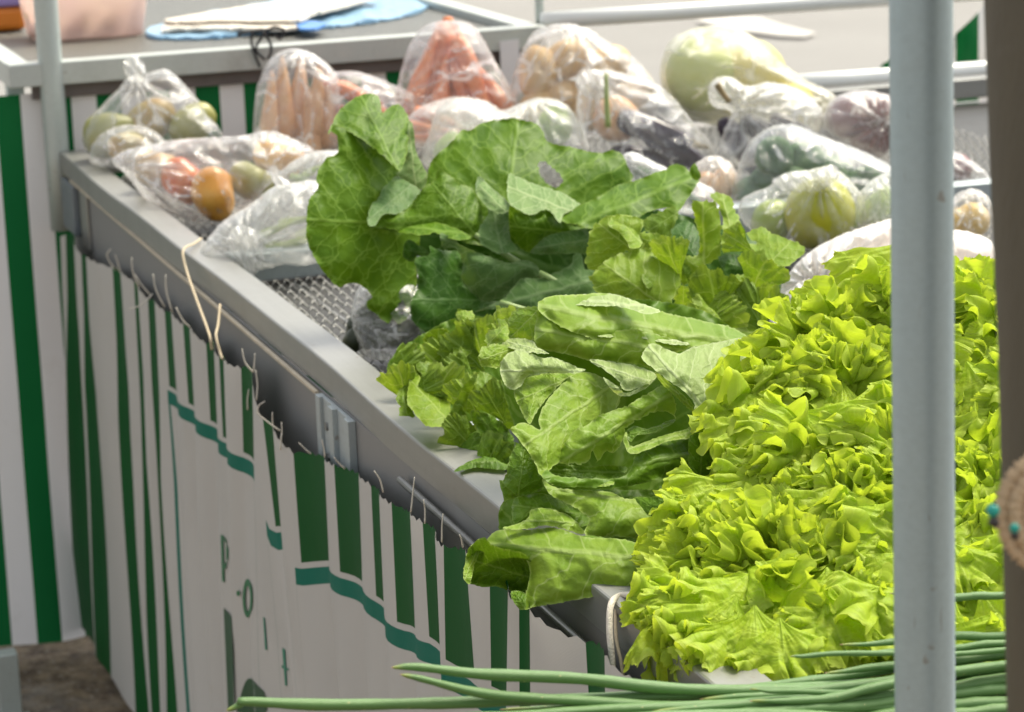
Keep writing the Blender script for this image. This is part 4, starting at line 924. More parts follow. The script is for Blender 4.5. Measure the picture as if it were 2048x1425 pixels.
hc = np.array([h_[0] for h_ in HEADS], float)
for layer, (doff, scale) in enumerate(((0.0, 1.0), (0.045, 1.25))):
    for q in pts:
        if layer == 1 and rngl.rand() < 0.5: continue
        k_ = int(np.argmin(((q - hc) ** 2).sum(1)))
        rad = q - hc[k_]; rl = np.linalg.norm(rad) + 1e-6; rad = rad / rl
        d = dG(*q) + doff + rngl.uniform(-0.012, 0.012)
        tip = at(np.float64(q[0]), np.float64(q[1]), np.float64(d))
        rad = rad * 0.75 + np.array([-0.45, 0.10]); rad = rad / (np.linalg.norm(rad) + 1e-6); ang = rngl.normal() * 0.95; ca, sa = math.cos(ang), math.sin(ang)
        rx, ry = rad[0] * ca - rad[1] * sa, rad[0] * sa + rad[1] * ca
        out_ = rngl.uniform(0.55, 1.25) + 0.7 * math.exp(-(rl / 110) ** 2)
        direction = RIGHT * rx - UP_ * ry - FWD * out_ + np.array([0, 0, 0.25])
        normal = -FWD * 1.0 + UP_ * rngl.uniform(0.0, 0.9) + RIGHT * rngl.normal() * 0.4
        frilly_leaf(heads[k_], tip, direction, normal, (0.058 + 0.032 * rngl.rand()) * scale, rngl.uniform(0.8, 1.15), rngl.uniform(0.85, 1.2), rngl)
# tips that stand out along the outline
for (x, y, rx, ry, L) in ((1330, 1225, -1, .3, .07), (1318, 1185, -1, -.2, .06), (1350, 1085, -1, -.3, .06), (1385, 1030, -1, -.6, .06), (1380, 985, -1, .2, .05), (1442, 850, -1, 0, .06), (1465, 770, -1, -.2, .06), (1515, 705, -.6, -1, .06), (1590, 645, -.4, -1, .06), (1690, 610, 0, -1, .07), (1760, 600, .2, -1, .07), (1400, 1318, -.7, 1, .07), (1450, 1345, -.5, 1, .06), (1310, 1245, -1, .4, .06), (1345, 1266, -.8, .7, .06), (1385, 1296, -.8, .8, .06), (1425, 1338, -.6, 1, .06), (1490, 1362, -.3, 1, .06), (1365, 1285, -1, .6, .07), (1520, 1355, 0, 1, .07), (1580, 1360, .1, 1, .06), (1940, 560, 0, -1, .06), (1965, 590, .3, -1, .06)):
    d = dG(x, y) - 0.01; tip = dpt(x, y, d)
    k_ = int(np.argmin(((np.array([x, y]) - hc) ** 2).sum(1)))
    frilly_leaf(heads[k_], tip, RIGHT * rx - UP_ * ry - FWD * 0.9, -FWD + UP_ * 1.0, L * 1.1, 1.1, 1.1, rngl)

# small ruffled leaves filling out the two chicory bunches
for (x, y, d, par, mt) in [(800, 745, 2.78, ch2, 'chicory'), (830, 715, 2.80, ch2, 'chicory_deep'), (870, 700, 2.82, ch2, 'chicory'), (905, 680, 2.83, ch2, 'chicory_deep'), (940, 660, 2.83, ch2, 'chicory'), (925, 720, 2.79, ch2, 'chicory_deep'), (890, 745, 2.77, ch2, 'chicory'), (865, 765, 2.76, ch2, 'chicory_deep'), (930, 770, 2.75, ch2, 'chicory'), (905, 850, 2.70, ch2, 'chicory_deep'), (950, 880, 2.69, ch2, 'cos_deep'), (985, 890, 2.66, ch2, 'cos_deep'), (975, 790, 2.70, ch2, 'chicory_deep'),
        (1330, 490, 2.90, ch1, 'chicory'), (1420, 560, 2.84, ch1, 'chicory_deep'), (1450, 600, 2.82, ch1, 'chicory'), (1500, 590, 2.84, ch1, 'chicory_deep'), (1540, 590, 2.86, ch1, 'chicory'), (1390, 620, 2.80, ch1, 'chicory'), (1460, 470, 2.92, ch1, 'chicory'), (1530, 520, 2.90, ch1, 'chicory'), (1000, 660, 2.60, cosl, 'chicory'), (1045, 640, 2.62, cosl, 'cos')]:
    an = rngl.uniform(-2.6, -0.6)
    frilly_leaf(par, dpt(x, y, d), RIGHT * math.cos(an) - UP_ * math.sin(an) - FWD * rngl.uniform(0.2, 0.8), -FWD + UP_ * rngl.uniform(0.0, 0.9) + RIGHT * rngl.normal() * 0.4, rngl.uniform(0.045, 0.062), rngl.uniform(0.5, 0.8), rngl.uniform(0.35, 0.6), rngl, M[mt])

# ------------------------------------------------------------------ spring onions
m, nt, out = new_mat('onion_leaf'); k = NT(nt)
uvn = k.n('TexCoord').outputs['UV']; sep = k.n('SeparateXYZ', Vector=uvn)
mp = k.n('Mapping', Vector=uvn, Scale=(6.0, 60.0, 1.0))
st = k.noise(3.0, 4, 0.6, mp.outputs[0])
c = k.mixc(st, (0.085, 0.200, 0.045), (0.165, 0.310, 0.095))
c = k.mixc(k.smooth(sep.outputs[0], 0.10, 0.0), c, (0.30, 0.36, 0.07))
sp = k.smooth(k.noise(1.0, 2, 0.5, k.n('Mapping', Vector=uvn, Scale=(75.0, 4.0, 1.0)).outputs[0]), 0.70, 0.76)
c = k.mixc(k.math('MULTIPLY', sp, 0.75), c, (0.55, 0.52, 0.22))
c = k.mixc(k.smooth(sep.outputs[0], 0.012, 0.006), c, (0.6, 0.42, 0.22))
b = k.n('Bump', Strength=0.25, Distance=0.002, Height=st)
p = k.n('BsdfPrincipled', Base__Color=c, Roughness=0.42, Normal=b.outputs[0]); t = k.n('BsdfTranslucent', Color=c)
mx = k.n('MixShader', Fac=0.18); nt.links.new(p.outputs[0], mx.inputs[1]); nt.links.new(t.outputs[0], mx.inputs[2]); nt.links.new(mx.outputs[0], out.inputs[0])
M['onion'] = m
oni = empty('spring_onion_bunch', on_z(np.float64(1900), np.float64(1400), 0.86))
tag(oni, 'bunch of long green spring onions lying across the table in front', 'spring onions')
def dO(x): return 1.82 + 0.17 * (x - 450) / 1500
def onion(pts, wpx, lay, taper=0.45):
    P = np.array(pts, float); n = 40; Q = spline(P, n)
    d = np.array([dO(x) for x in Q[:, 0]]) - 0.006 * lay
    W = at(Q[:, 0], Q[:, 1], d)
    t = np.linspace(0, 1, n); w = wpx * 0.45 * px_size(1.95) * np.clip(0.08 + (t / taper) ** 0.55, 0, 1)
    w = w * (1 + 0.06 * np.sin(t * 31 + lay) + 0.04 * np.sin(t * 77 + 2 * lay))
    W = W + np.array([0, 0, 1.0]) * (0.0007 * np.sin(t * 9 + lay * 1.7) + 0.0003 * np.sin(t * 23 + lay))[:, None]
    V, F_ = tube_geo(W, w, 12)
    V = np.array(V); cen = np.repeat(W, 12, 0); V[:, 2] = cen[:, 2] + (V[:, 2] - cen[:, 2]) * 0.82       # slightly flattened
    U = np.stack([np.repeat(t, 12), np.tile(np.arange(12) / 12.0, n)], 1)
    return mesh_obj('onion_leaf', V, F_, M['onion'], oni, uv=U)
ON = [([(452,1420),(480,1409),(495,1406),(650,1411),(850,1408),(1000,1400),(1300,1392),(1700,1370),(2080,1345)], 30, 3),
      ([(783,1336),(830,1337),(950,1347),(1150,1356),(1320,1374),(1500,1384),(1800,1378),(2080,1362)], 32, 4),
      ([(800,1350),(860,1362),(1000,1390),(1200,1405),(1400,1418),(1700,1420),(2080,1412)], 28, 5),
      ([(1000,1420),(1200,1408),(1400,1402),(1700,1378),(2080,1330)], 30, 2),
      ([(880,1430),(1100,1426),(1400,1414),(1700,1396),(2080,1388)], 30, 6),
      ([(1500,1378),(1560,1385),(1700,1384),(1850,1380),(2080,1375)], 16, 7),
      ([(1580,1312),(1620,1311),(1750,1308),(1900,1306),(2080,1296)], 15, 6),
      ([(1780,1190),(1850,1192),(1930,1194),(2000,1193),(2080,1190)], 22, 1),
      ([(1350,1385),(1500,1375),(1620,1360),(1750,1345),(1900,1310),(2080,1270)], 26, 1),
      ([(1400,1400),(1550,1388),(1700,1374),(1900,1348),(2080,1325)], 30, 5),
      ([(1300,1424),(1500,1410),(1700,1400),(1900,1375),(2080,1350)], 32, 7),
      ([(1450,1440),(1600,1425),(1800,1400),(1950,1385),(2080,1375)], 32, 8),
      ([(1600,1450),(1750,1432),(1900,1412),(2080,1395)], 32, 9),
      ([(1750,1455),(1900,1430),(2080,1408)], 32, 10),
      ([(1200,1440),(1400,1432),(1600,1418),(1800,1415),(2080,1425)], 32, 8),
      ([(950,1445),(1200,1436),(1500,1432),(1800,1440),(2080,1445)], 32, 9),
      ([(1680,1290),(1800,1282),(1900,1275),(2000,1272),(2080,1270)], 24, 2),
      ([(1700,1312),(1850,1300),(1950,1292),(2080,1284)], 20, 4),
      ([(1650,1345),(1800,1332),(1950,1315),(2080,1300)], 28, 3),
      ([(1100,1455),(1400,1450),(1700,1450),(2080,1460)], 34, 7), ([(1300,1470),(1600,1465),(2080,1470)], 34, 6),
      ([(1500,1405),(1640,1398),(1800,1365),(2080,1318)], 26, 8)]
for pts_, w_, l_ in ON: onion(pts_, w_, l_)
# ------------------------------------------------------------------ bags of vegetables
FILM = {'clear': film_mat('clear_film', 0.055, crease=0.75), 'milky': film_mat('milky_film', 0.24, (1, 1, 0.98), 0.6), 'white': film_mat('white_film', 0.62, (1, 0.98, 0.95), 0.4, 0.3), 'yellow': film_mat('yellowish_film', 0.16, (1, 0.98, 0.86), 0.5)}
def crumple(P, rng, n, lo, hi, kn):
    """Creased sheet: distance to the nearest of scattered points, so folds run where cells meet."""
    S = lo + rng.rand(n, 2) * (hi - lo); A = rng.rand(n) * 1.2 + 0.5; th = np.arctan2(S[:, 1] - kn[1], S[:, 0] - kn[0]) + rng.normal(size=n) * 0.45
    d1 = np.full(len(P), 1e9); d2 = d1.copy()
    for i in range(n):
        q = P - S[i]; c_, s_ = math.cos(th[i]), math.sin(th[i])
        q = np.stack([q[:, 0] * c_ + q[:, 1] * s_, (-q[:, 0] * s_ + q[:, 1] * c_) * 3.2], 1)
        d = np.sqrt((q ** 2).sum(1)); m_ = d < d1
        d2 = np.where(m_, d1, np.minimum(d2, d)); d1 = np.where(m_, d, d1)
    return d1, d2 - d1
def bag(label, poly, d, T, film='clear', knot=None, cells=26, amp=0.010, pleat=0.006, tail=None, cat='bag', group='knotted plastic bags of produce', step=5.0, seed=0, flat_back=0.55):
    rng = np.random.RandomState(1000 + seed + int(poly[0][0]))
    P, Tr, fl, h, dist = region(poly, step, rng, 0.6, 20)
    lo, hi = P.min(0), P.max(0)
    e = fbm(P / 100, seed + 3, 5.0, 3)
    kn = np.array(knot if knot else ((lo[0] + hi[0]) / 2, lo[1]), float)
    d1, cr = crumple(P, rng, cells, lo, hi, kn); sc_ = d1.mean() + 1e-6
    q = P - kn; th = np.arctan2(q[:, 1], q[:, 0]); rr = np.sqrt((q ** 2).sum(1)); rmax = rr.max()
    kk = rng.uniform(11, 17); pl = np.sin(th * kk + 1.3 * np.sin(th * 5.3 + rng.rand() * 6) + 0.004 * rr) + 0.5 * np.sin(th * kk * 2.3 + 1.0)
    fall = np.exp(-(rr / (0.42 * rmax)) ** 2)
    hh = np.sqrt(np.clip(h, 0, 1))
    front = d - T * hh - amp * hh * (d1 / sc_ - 1) * 0.7 - amp * 0.5 * e * hh - pleat * pl * fall * hh
    back_ = d + T * flat_back * hh + amp * hh * 0.5 * np.roll(e, 7)
    cre = np.clip(np.exp(-(cr / (0.16 * sc_)) ** 2) * np.clip(fbm(P / 100, seed + 9, 5.0, 2) * 1.6 + 0.25, 0, 1) + 0.75 * fall * np.clip(pl * 0.5 + 0.35, 0, 1) ** 2, 0, 1)
    V1 = at(P[:, 0], P[:, 1], front)
    nb = ~fl; idx = -np.ones(len(P), int); idx[nb] = np.arange(nb.sum()) + len(P)
    V2 = at(P[nb, 0], P[nb, 1], back_[nb]); full = np.where(fl, np.arange(len(P)), idx)
    V = np.vstack([V1, V2]); F_ = list(Tr) + [(full[t[2]], full[t[1]], full[t[0]]) for t in Tr]
    V[:, 2] = np.maximum(V[:, 2], 0.8665)
    crease = np.concatenate([cre, cre[nb] * 0.6])
    root = empty('plastic_bag', V.mean(0) * np.array([1, 1, 0]) + np.array([0, 0, V[:, 2].min()]))
    tag(root, label, cat, group)
    o = mesh_obj('bag_film', V, F_, FILM[film], root)
    at_ = o.data.attributes.new('crease', 'FLOAT', 'POINT'); at_.data.foreach_set('value', crease.astype(np.float32))
    for (tp, td) in (tail or []):
        P, Tr, fl, h, dist = region(tp, 3.5, rng, 0.8, 6)
        c_ = P.mean(0)
        dep = td - 0.008 * h + 0.006 * fbm(P / 100, seed + 5, 16, 2) + 0.006 * np.sin((P[:, 0] - P[:, 1] * 0.6) * 0.25)
        V = at(P[:, 0], P[:, 1], dep)
        o = mesh_obj('knot_end', V, Tr, FILM['milky' if film == 'clear' else film], root)
        at_ = o.data.attributes.new('crease', 'FLOAT', 'POINT'); at_.data.foreach_set('value', (np.clip(np.sin((P[:, 0] - P[:, 1] * 0.6) * 0.25), 0, 1) * 0.5 + 0.15).astype(np.float32))
    return root

# produce -------------------------------------------------------------
def skin(name, c1, c2, rough=0.4, scale=12.0, spots=None, bump=0.08, spec=0.5):
    m, nt, out = new_mat(name); k = NT(nt); co = k.obj()
    c = k.mixc(k.smooth(k.noise(scale, 4, 0.6, co), 0.35, 0.68), c1, c2)
    if spots: c = k.mixc(k.math('MULTIPLY', k.smooth(k.noise(scale * 7, 3, 0.6, co), 0.60, 0.72), 0.7), c, spots)
    b = k.n('Bump', Strength=bump * 3, Distance=0.002, Height=k.noise(scale * 6, 4, 0.6, co))
    p = k.n('BsdfPrincipled', Base__Color=c, Roughness=rough, Normal=b.outputs[0])
    p.inputs['Specular IOR Level'].default_value = spec
    p.inputs['Subsurface Weight'].default_value = 0.08; p.inputs['Subsurface Radius'].default_value = (0.01, 0.006, 0.003)
    nt.links.new(p.outputs[0], out.inputs[0]); return m
SK = {'carrot': skin('carrot_skin', (0.62, 0.17, 0.055), (0.72, 0.27, 0.11), 0.45, 20), 'root': skin('yellow_root_skin', (0.60, 0.32, 0.15), (0.70, 0.45, 0.25), 0.6, 20, (0.35, 0.2, 0.08)),
      'potato': skin('potato_skin', (0.52, 0.33, 0.13), (0.66, 0.46, 0.22), 0.6, 10, (0.35, 0.2, 0.07)), 'aubergine': skin('aubergine_skin', (0.012, 0.008, 0.020), (0.03, 0.016, 0.035), 0.22, 6),
      'chayote': skin('chayote_skin', (0.30, 0.40, 0.14), (0.42, 0.52, 0.22), 0.45, 10), 'olive': skin('olive_fruit_skin', (0.22, 0.23, 0.045), (0.32, 0.31, 0.08), 0.4, 10),
      'mango': skin('mango_skin', (0.42, 0.26, 0.09), (0.30, 0.26, 0.06), 0.4, 8), 'tomato': skin('tomato_skin', (0.52, 0.075, 0.018), (0.66, 0.24, 0.03), 0.25, 9), 'persimmon': skin('persimmon_skin', (0.66, 0.28, 0.04), (0.70, 0.40, 0.08), 0.3, 9),
      'lime': skin('green_orange_skin', (0.42, 0.44, 0.02), (0.55, 0.50, 0.025), 0.35, 6, bump=0.2), 'limegreen': skin('lime_skin', (0.25, 0.36, 0.03), (0.34, 0.42, 0.04), 0.35, 8, bump=0.2),
      'melon': skin('melon_skin', (0.62, 0.55, 0.15), (0.70, 0.64, 0.26), 0.5, 4), 'cabbage': skin('cabbage_skin', (0.36, 0.45, 0.15), (0.46, 0.53, 0.22), 0.5, 7), 'beet': skin('red_onion_skin', (0.16, 0.05, 0.055), (0.24, 0.085, 0.08), 0.35, 8),
      'broccoli': skin('broccoli_green', (0.025, 0.085, 0.018), (0.055, 0.14, 0.03), 0.6, 30, bump=0.5), 'okra': skin('okra_skin', (0.27, 0.34, 0.10), (0.36, 0.42, 0.15), 0.5, 20), 'amber': skin('amber_fruit_skin', (0.60, 0.38, 0.07), (0.68, 0.48, 0.14), 0.35, 8),
      'stem': skin('dry_stem', (0.20, 0.15, 0.07), (0.30, 0.22, 0.10), 0.7, 30), 'orange': skin('squash_flesh', (0.75, 0.36, 0.06), (0.80, 0.45, 0.12), 0.5, 8), 'darkveg': skin('dark_beans', (0.025, 0.035, 0.012), (0.07, 0.08, 0.025), 0.4, 25)}
def lathe(profile, n=28):
    V = []; F_ = []; m_ = len(profile)
    for (r, z) in profile:
        for k_ in range(n):
            a = 2 * PI * k_ / n; V.append((r * math.cos(a), r * math.sin(a), z))
    for i in range(m_ - 1):
        for k_ in range(n):
            F_.append((i * n + k_, i * n + (k_ + 1) % n, (i + 1) * n + (k_ + 1) % n, (i + 1) * n + k_))
    return np.array(V), F_
def prof(kind):
    t = np.linspace(0, PI, 20); s, c = np.sin(t), np.cos(t)
    if kind == 'round': r, z = s, c
    elif kind == 'tomato': r = s * (1 + 0.05 * c); z = 0.82 * c * (1 - 0.35 * np.exp(-(t / 0.35) ** 2)) - 0 * c
    elif kind == 'pear': r = s * (1 - 0.32 * c) * 0.85; z = 1.1 * c
    elif kind == 'lime': r = s ** 1.05; z = 1.02 * c + 0.05 * np.sign(c) * np.exp(-((np.minimum(t, PI - t)) / 0.22) ** 2)
    elif kind == 'long': r = 0.40 * s ** 0.6 * (1 - 0.25 * c); z = 1.25 * c
    elif kind == 'potato': r = 0.82 * s ** 0.85; z = 1.1 * c
    elif kind == 'carrot': r = 0.31 * s ** 0.45 * (0.62 - 0.38 * c); z = 1.3 * c
    else: r, z = s, c
    return np.stack([np.maximum(r, 1e-4), z], 1)
def veg(name, label, cat, px, py, rpx, d, kind, mat, rot=0.0, lean=0.0, squash=1.0, group=None, ribs=0, lump=0.04, stem=None, seed=0, fat=1.0):
    """One piece of produce about rpx photograph-pixels in radius, with its middle at a pixel and a distance."""
    R_ = rpx * px_size(d); V, F_ = lathe(prof(kind)); V = V * R_; V[:, 0] *= squash; V[:, :2] *= fat
    a = np.arctan2(V[:, 1], V[:, 0])
    if ribs: V[:, :2] *= (1 + 0.06 * np.cos(a * ribs))[:, None]
    V = V * (1 + lump * fbm(V / R_, seed + int(px), 2.6, 2))[:, None]
    x, y, z = RIGHT, UP_, -FWD                           # axis of the fruit starts along the picture's up, turned by rot
    ax = y * math.cos(rot) + x * math.sin(rot); ax = ax * math.cos(lean) + z * math.sin(lean)
    e1 = np.cross(ax, z + 0.01 * x); e1 /= np.linalg.norm(e1); e2 = np.cross(ax, e1)
    c0 = dpt(px, py, d)
    W = c0 + V[:, :1] * e1 + V[:, 1:2] * e2 + V[:, 2:3] * ax
    lift = 0.868 - W[:, 2].min()
    if lift > 0: W[:, 2] += lift; c0 = c0 + np.array([0, 0, lift])
    if stem:
        root = empty(name, c0 - np.array([0, 0, R_ * 0.9])); body = mesh_obj('body', W, F_, SK[mat], root)
        top = c0 + ax * R_ * (1.25 if kind in ('long', 'carrot') else 0.95)
        V2, F2 = tube_geo(spline([top - ax * R_ * 0.1, top + ax * R_ * 0.12, top + ax * R_ * 0.34 + x * R_ * 0.1], 6), np.linspace(R_ * 0.13, R_ * 0.06, 6), 8)
        mesh_obj('stem', V2, F2, SK[stem], root)
    else:
        root = mesh_obj(name, W, F_, SK[mat])
    tag(root, label, cat, group)
    return root
G_ = 'produce inside the plastic bags'
# B1 upper left by the back curtain
dB = 4.66
bag('clear bag of green-brown mangoes with upright knot, against the striped cloth', [(172,300),(175,245),(200,215),(235,180),(262,152),(285,158),(300,145),(335,140),(370,170),(400,205),(430,245),(448,285),(400,305),(340,315),(260,312)], dB, 0.07, 'clear', (272,158), 18, tail=[([(266,168),(248,142),(250,120),(268,112),(282,120),(291,145),(286,162)], dB - 0.03)], seed=1)
veg('mango', 'dark green mango at the outer end of the upright knotted bag', 'mango', 222, 266, 50, dB, 'pear', 'olive', 1.2, group=G_)
veg('mango', 'brownish mango in the middle of the upright knotted bag', 'mango', 300, 242, 50, dB + .02, 'potato', 'mango', 0.9, group=G_)
veg('mango', 'olive mango at the inner end of the upright knotted bag', 'mango', 385, 248, 46, dB, 'potato', 'olive', 0.9, group=G_)
bag('small clear bag with one brown fruit on the corner of the rim', [(180,322),(188,285),(215,262),(250,250),(290,255),(322,272),(340,303),(312,328),(260,338),(212,334)], 4.56, 0.05, 'clear', (330,300), 14, seed=2)
veg('mango', 'single brown fruit in the small corner bag', 'fruit', 255, 294, 36, 4.56, 'potato', 'mango', 1.5, group=G_)
# B3
dB = 4.22
bag('wide clear bag of reddish and yellow fruit lying along the rim', [(225,322),(255,300),(300,290),(350,280),(420,275),(480,272),(540,262),(590,280),(628,302),(604,335),(562,355),(530,380),(502,415),(460,435),(400,445),(340,428),(290,398),(255,352)], dB, 0.06, 'clear', (250,330), 34, 0.012, seed=3)
veg('tomato', 'large orange-red tomato nearest the rim in the wide clear bag', 'tomato', 428, 386, 55, dB - .02, 'tomato', 'persimmon', 1.4, ribs=5, group=G_)
veg('tomato', 'dark red tomato behind the orange one in the wide clear bag', 'tomato', 368, 362, 52, dB + .03, 'tomato', 'tomato', 0.8, ribs=5, group=G_)
veg('tomato', 'yellow-orange tomato at the far end of the wide clear bag', 'tomato', 555, 316, 52, dB + .10, 'tomato', 'persimmon', 0.3, ribs=5, group=G_)
veg('tomato', 'olive green tomato between the orange ones in the wide clear bag', 'tomato', 500, 362, 46, dB + .05, 'tomato', 'olive', 0.5, ribs=5, group=G_)
veg('tomato', 'pale brown tomato at the knotted end of the wide clear bag', 'tomato', 312, 338, 48, dB + .10, 'tomato', 'mango', 0.2, ribs=5, group=G_)
# B4 okra
dB = 3.80
bag('crumpled whitish bag of pale green okra beside the collard leaf', [(400,505),(420,472),(450,440),(500,410),(545,375),(590,365),(640,365),(672,420),(668,480),(630,527),(560,533),(510,548),(460,543),(420,528)], dB, 0.055, 'milky', (490,500), 40, 0.012, 0.010, tail=[([(470,520),(455,480),(480,450),(520,470),(530,500),(515,545),(490,550)], dB - 0.06), ([(540,352),(530,340),(555,350),(580,368),(560,378)], dB - 0.02)], seed=4)
for i, (x, y, r) in enumerate(((560, 455, 1.2), (600, 440, 1.4), (610, 480, 1.3), (570, 490, 1.5), (630, 455, 1.1))):
    veg('okra_pod', 'pale green okra pod in the crumpled whitish bag', 'okra', x, y, 34, dB + 0.01 * i, 'carrot', 'okra', r, ribs=5, group='okra pods in the whitish bag')
bag('pale bag with green herbs between the tomatoes and the collards', [(556,352),(590,320),(640,302),(690,310),(690,370),(622,378),(575,372)], 4.12, 0.04, 'milky', (560,350), 14, seed=5)
for i, (x, y) in enumerate(((620, 345), (655, 335), (600, 358))):
    veg('pepper', 'small green pepper in the pale herb bag', 'pepper', x, y, 17, 4.13, 'long', 'chayote', 1.0 + i * .4, group='peppers in the pale bag')
# B5 roots and carrots
dB = 4.62
bag('tall clear bag of pale upright roots in front of the striped cloth', [(508,275),(510,200),(523,150),(545,115),(580,98),(620,105),(650,125),(672,150),(680,200),(676,260),(660,305),(610,318),(560,312),(525,300)], dB, 0.07, 'clear', (600,100), 16, 0.006, 0.012, seed=6)
for i, (x, y, ln, ro) in enumerate(((540, 220, 60, .05), (568, 200, 66, -.05), (600, 195, 68, .03), (632, 205, 62, .10), (655, 220, 62, .0), (585, 240, 66, .08), (620, 250, 60, -.08))):
    veg('pale_root', 'pale yellow root standing in the tall clear bag', 'root', x, y, ln, dB + 0.015 * (i % 3), 'carrot', 'root', ro, group='roots in the tall bag', seed=i, fat=1.4)
bag('clear bag of carrots lying next to the tall bag of roots', [(655,160),(690,142),(740,150),(790,170),(832,192),(842,232),(805,282),(735,312),(672,305),(648,250)], dB + .02, 0.06, 'clear', (832,200), 16, 0.008, seed=7)
for i, (x, y, ro) in enumerate(((700, 185, 1.9), (735, 205, 2.1), (720, 235, 1.8), (765, 232, 2.2), (690, 270, 2.0), (745, 270, 1.7))):
    veg('carrot', 'orange carrot in the bag beside the pale roots', 'carrot', x, y, 52, dB + .02 + .012 * (i % 3), 'carrot', 'carrot', ro, group='carrots in the low bag', seed=i, fat=1.3)
# B6 carrots
dB = 4.66
bag('peaked clear bag packed with carrots, highest in the row', [(790,200),(800,150),(815,100),(840,60),(870,45),(920,42),(950,55),(975,95),(1000,140),(1026,188),(1030,222),(985,250),(920,262),(860,265),(810,245)], dB, 0.075, 'clear', (800,190), 20, 0.008, 0.010, seed=8)
for i, (x, y, ln, ro) in enumerate(((848, 140, 60, .35), (880, 125, 60, .1), (915, 122, 60, -.25), (945, 148, 60, -.45), (985, 180, 56, -.6), (830, 190, 60, .5), (880, 195, 70, .15), (930, 195, 70, -.3), (965, 215, 50, -.7), (900, 235, 55, 1.4), (865, 90, 38, .3), (900, 82, 38, -.1), (930, 95, 40, -.4), (865, 165, 60, .2), (910, 165, 60, .0), (955, 185, 55, -.4), (835, 215, 46, .9))):
    veg('carrot', 'orange carrot in the peaked clear bag', 'carrot', x, y, ln, dB + .02 * (i % 3) - .01, 'carrot', 'carrot', ro + PI * (i % 2), group='carrots in the peaked bag', seed=i, fat=1.35)
bag('pale clear bag with carrot ends under the peaked carrot bag', [(798,262),(830,222),(880,200),(940,195),(1000,220),(992,265),(925,295),(850,298),(810,285)], 4.50, 0.05, 'milky', (930,200), 20, seed=9)
for i, (x, y, ro) in enumerate(((840, 255, 1.7), (880, 240, 1.9), (850, 280, 1.5), (910, 270, 1.6))):
    veg('carrot', 'carrot in the pale bag under the peaked one', 'carrot', x, y, 42, 4.51 + .01 * i, 'carrot', 'carrot', ro, group='carrots in the pale low bag', seed=i, fat=1.4)
# B8 white bag with chayote
bag('milky white bag with pale green chayotes behind the collard leaves', [(848,330),(858,270),(880,212),(930,196),(990,222),(1040,208),(1080,196),(1130,208),(1162,252),(1178,310),(1160,350),(1050,370),(930,370)], 4.40, 0.06, 'milky', (1060,200), 34, 0.012, 0.008, seed=10)
for x, y, r in ((1108, 248, 40), (1060, 290, 40), (960, 290, 38), (900, 300, 36)):
    veg('chayote', 'pale green chayote in the milky white bag', 'chayote', x, y, r, 4.41, 'pear', 'chayote', 0.3, group='chayotes in the milky bag', ribs=5)
# B7 potatoes
dB = 4.68
bag('clear bag of beige potatoes right of the peaked carrot bag', [(1020,200),(1030,140),(1050,90),(1075,60),(1120,48),(1170,55),(1210,80),(1260,110),(1300,150),(1318,195),(1300,245),(1210,270),(1110,265),(1045,245)], dB, 0.075, 'clear', (1150,55), 30, 0.014, 0.008, seed=11)
for i, (x, y, r, ro) in enumerate(((1075, 145, 48, .2), (1135, 120, 46, 1.1), (1210, 135, 48, .8), (1115, 200, 50, 1.3), (1185, 205, 48, .4), (1260, 185, 44, 1.0), (1070, 220, 40, .5))):
    veg('potato', 'beige potato in the clear bag by the carrots', 'potato', x, y, r, dB + .02 * (i % 2), 'potato', 'potato', ro, group='potatoes in the clear bag', seed=i, lump=.08)
# B9 aubergines
dB = 4.44
bag('clear bag of dark aubergines in front of the potatoes', [(1160,300),(1152,220),(1165,152),(1205,140),(1260,150),(1310,165),(1350,200),(1390,250),(1428,300),(1425,348),(1345,362),(1260,350),(1190,335)], dB, 0.07, 'clear', (1190,150), 26, 0.012, 0.010, tail=[([(1166,190),(1150,165),(1175,140),(1205,145),(1225,175),(1195,200)], dB - .05)], seed=12)
for i, (x, y, r, ro, ln) in enumerate(((1310, 262, 66, 1.9, 0), (1360, 305, 62, 2.1, 0), (1290, 320, 60, 1.7, 0))):
    veg('aubergine', 'glossy black aubergine in the clear bag before the potatoes', 'aubergine', x, y, r, dB + .02 * i, 'long', 'aubergine', ro, group='aubergines in the clear bag', stem='stem', seed=i)
veg('turnip', 'beige turnip at the pale end of the aubergine bag', 'turnip', 1232, 238, 46, dB + .03, 'round', 'root', 0.4, group=G_)
tube_o = tube('dry_twig', spline([dpt(1212, 148, dB - .09), dpt(1213, 200, dB - .09), dpt(1216, 255, dB - .085)], 10), np.linspace(0.003, 0.005, 10), SK['okra'], n=8)
tag(tube_o, 'green stalk showing through the aubergine bag, upright', 'stalk')
# B10 melon
dB = 4.66
bag('large clear bag of pale yellow and green cabbage heads near the pipe railing', [(1320,140),(1340,85),(1380,60),(1430,52),(1480,60),(1530,90),(1570,130),(1620,165),(1670,192),(1664,245),(1600,272),(1500,262),(1420,250),(1360,228),(1328,185)], dB, 0.085, 'yellow', (1660,200), 18, 0.008, 0.010, seed=13)
veg('melon', 'pale green melon in the large yellowish bag', 'melon', 1405, 148, 74, dB + .01, 'round', 'cabbage', 0.2, group=G_)
veg('melon', 'pale yellow melon in the large yellowish bag', 'melon', 1492, 155, 80, dB + .03, 'round', 'melon', 0.7, group=G_)
veg('melon', 'smaller yellow melon at the tied end of the yellowish bag', 'melon', 1580, 215, 52, dB + .03, 'round', 'melon', 0.7, group=G_)
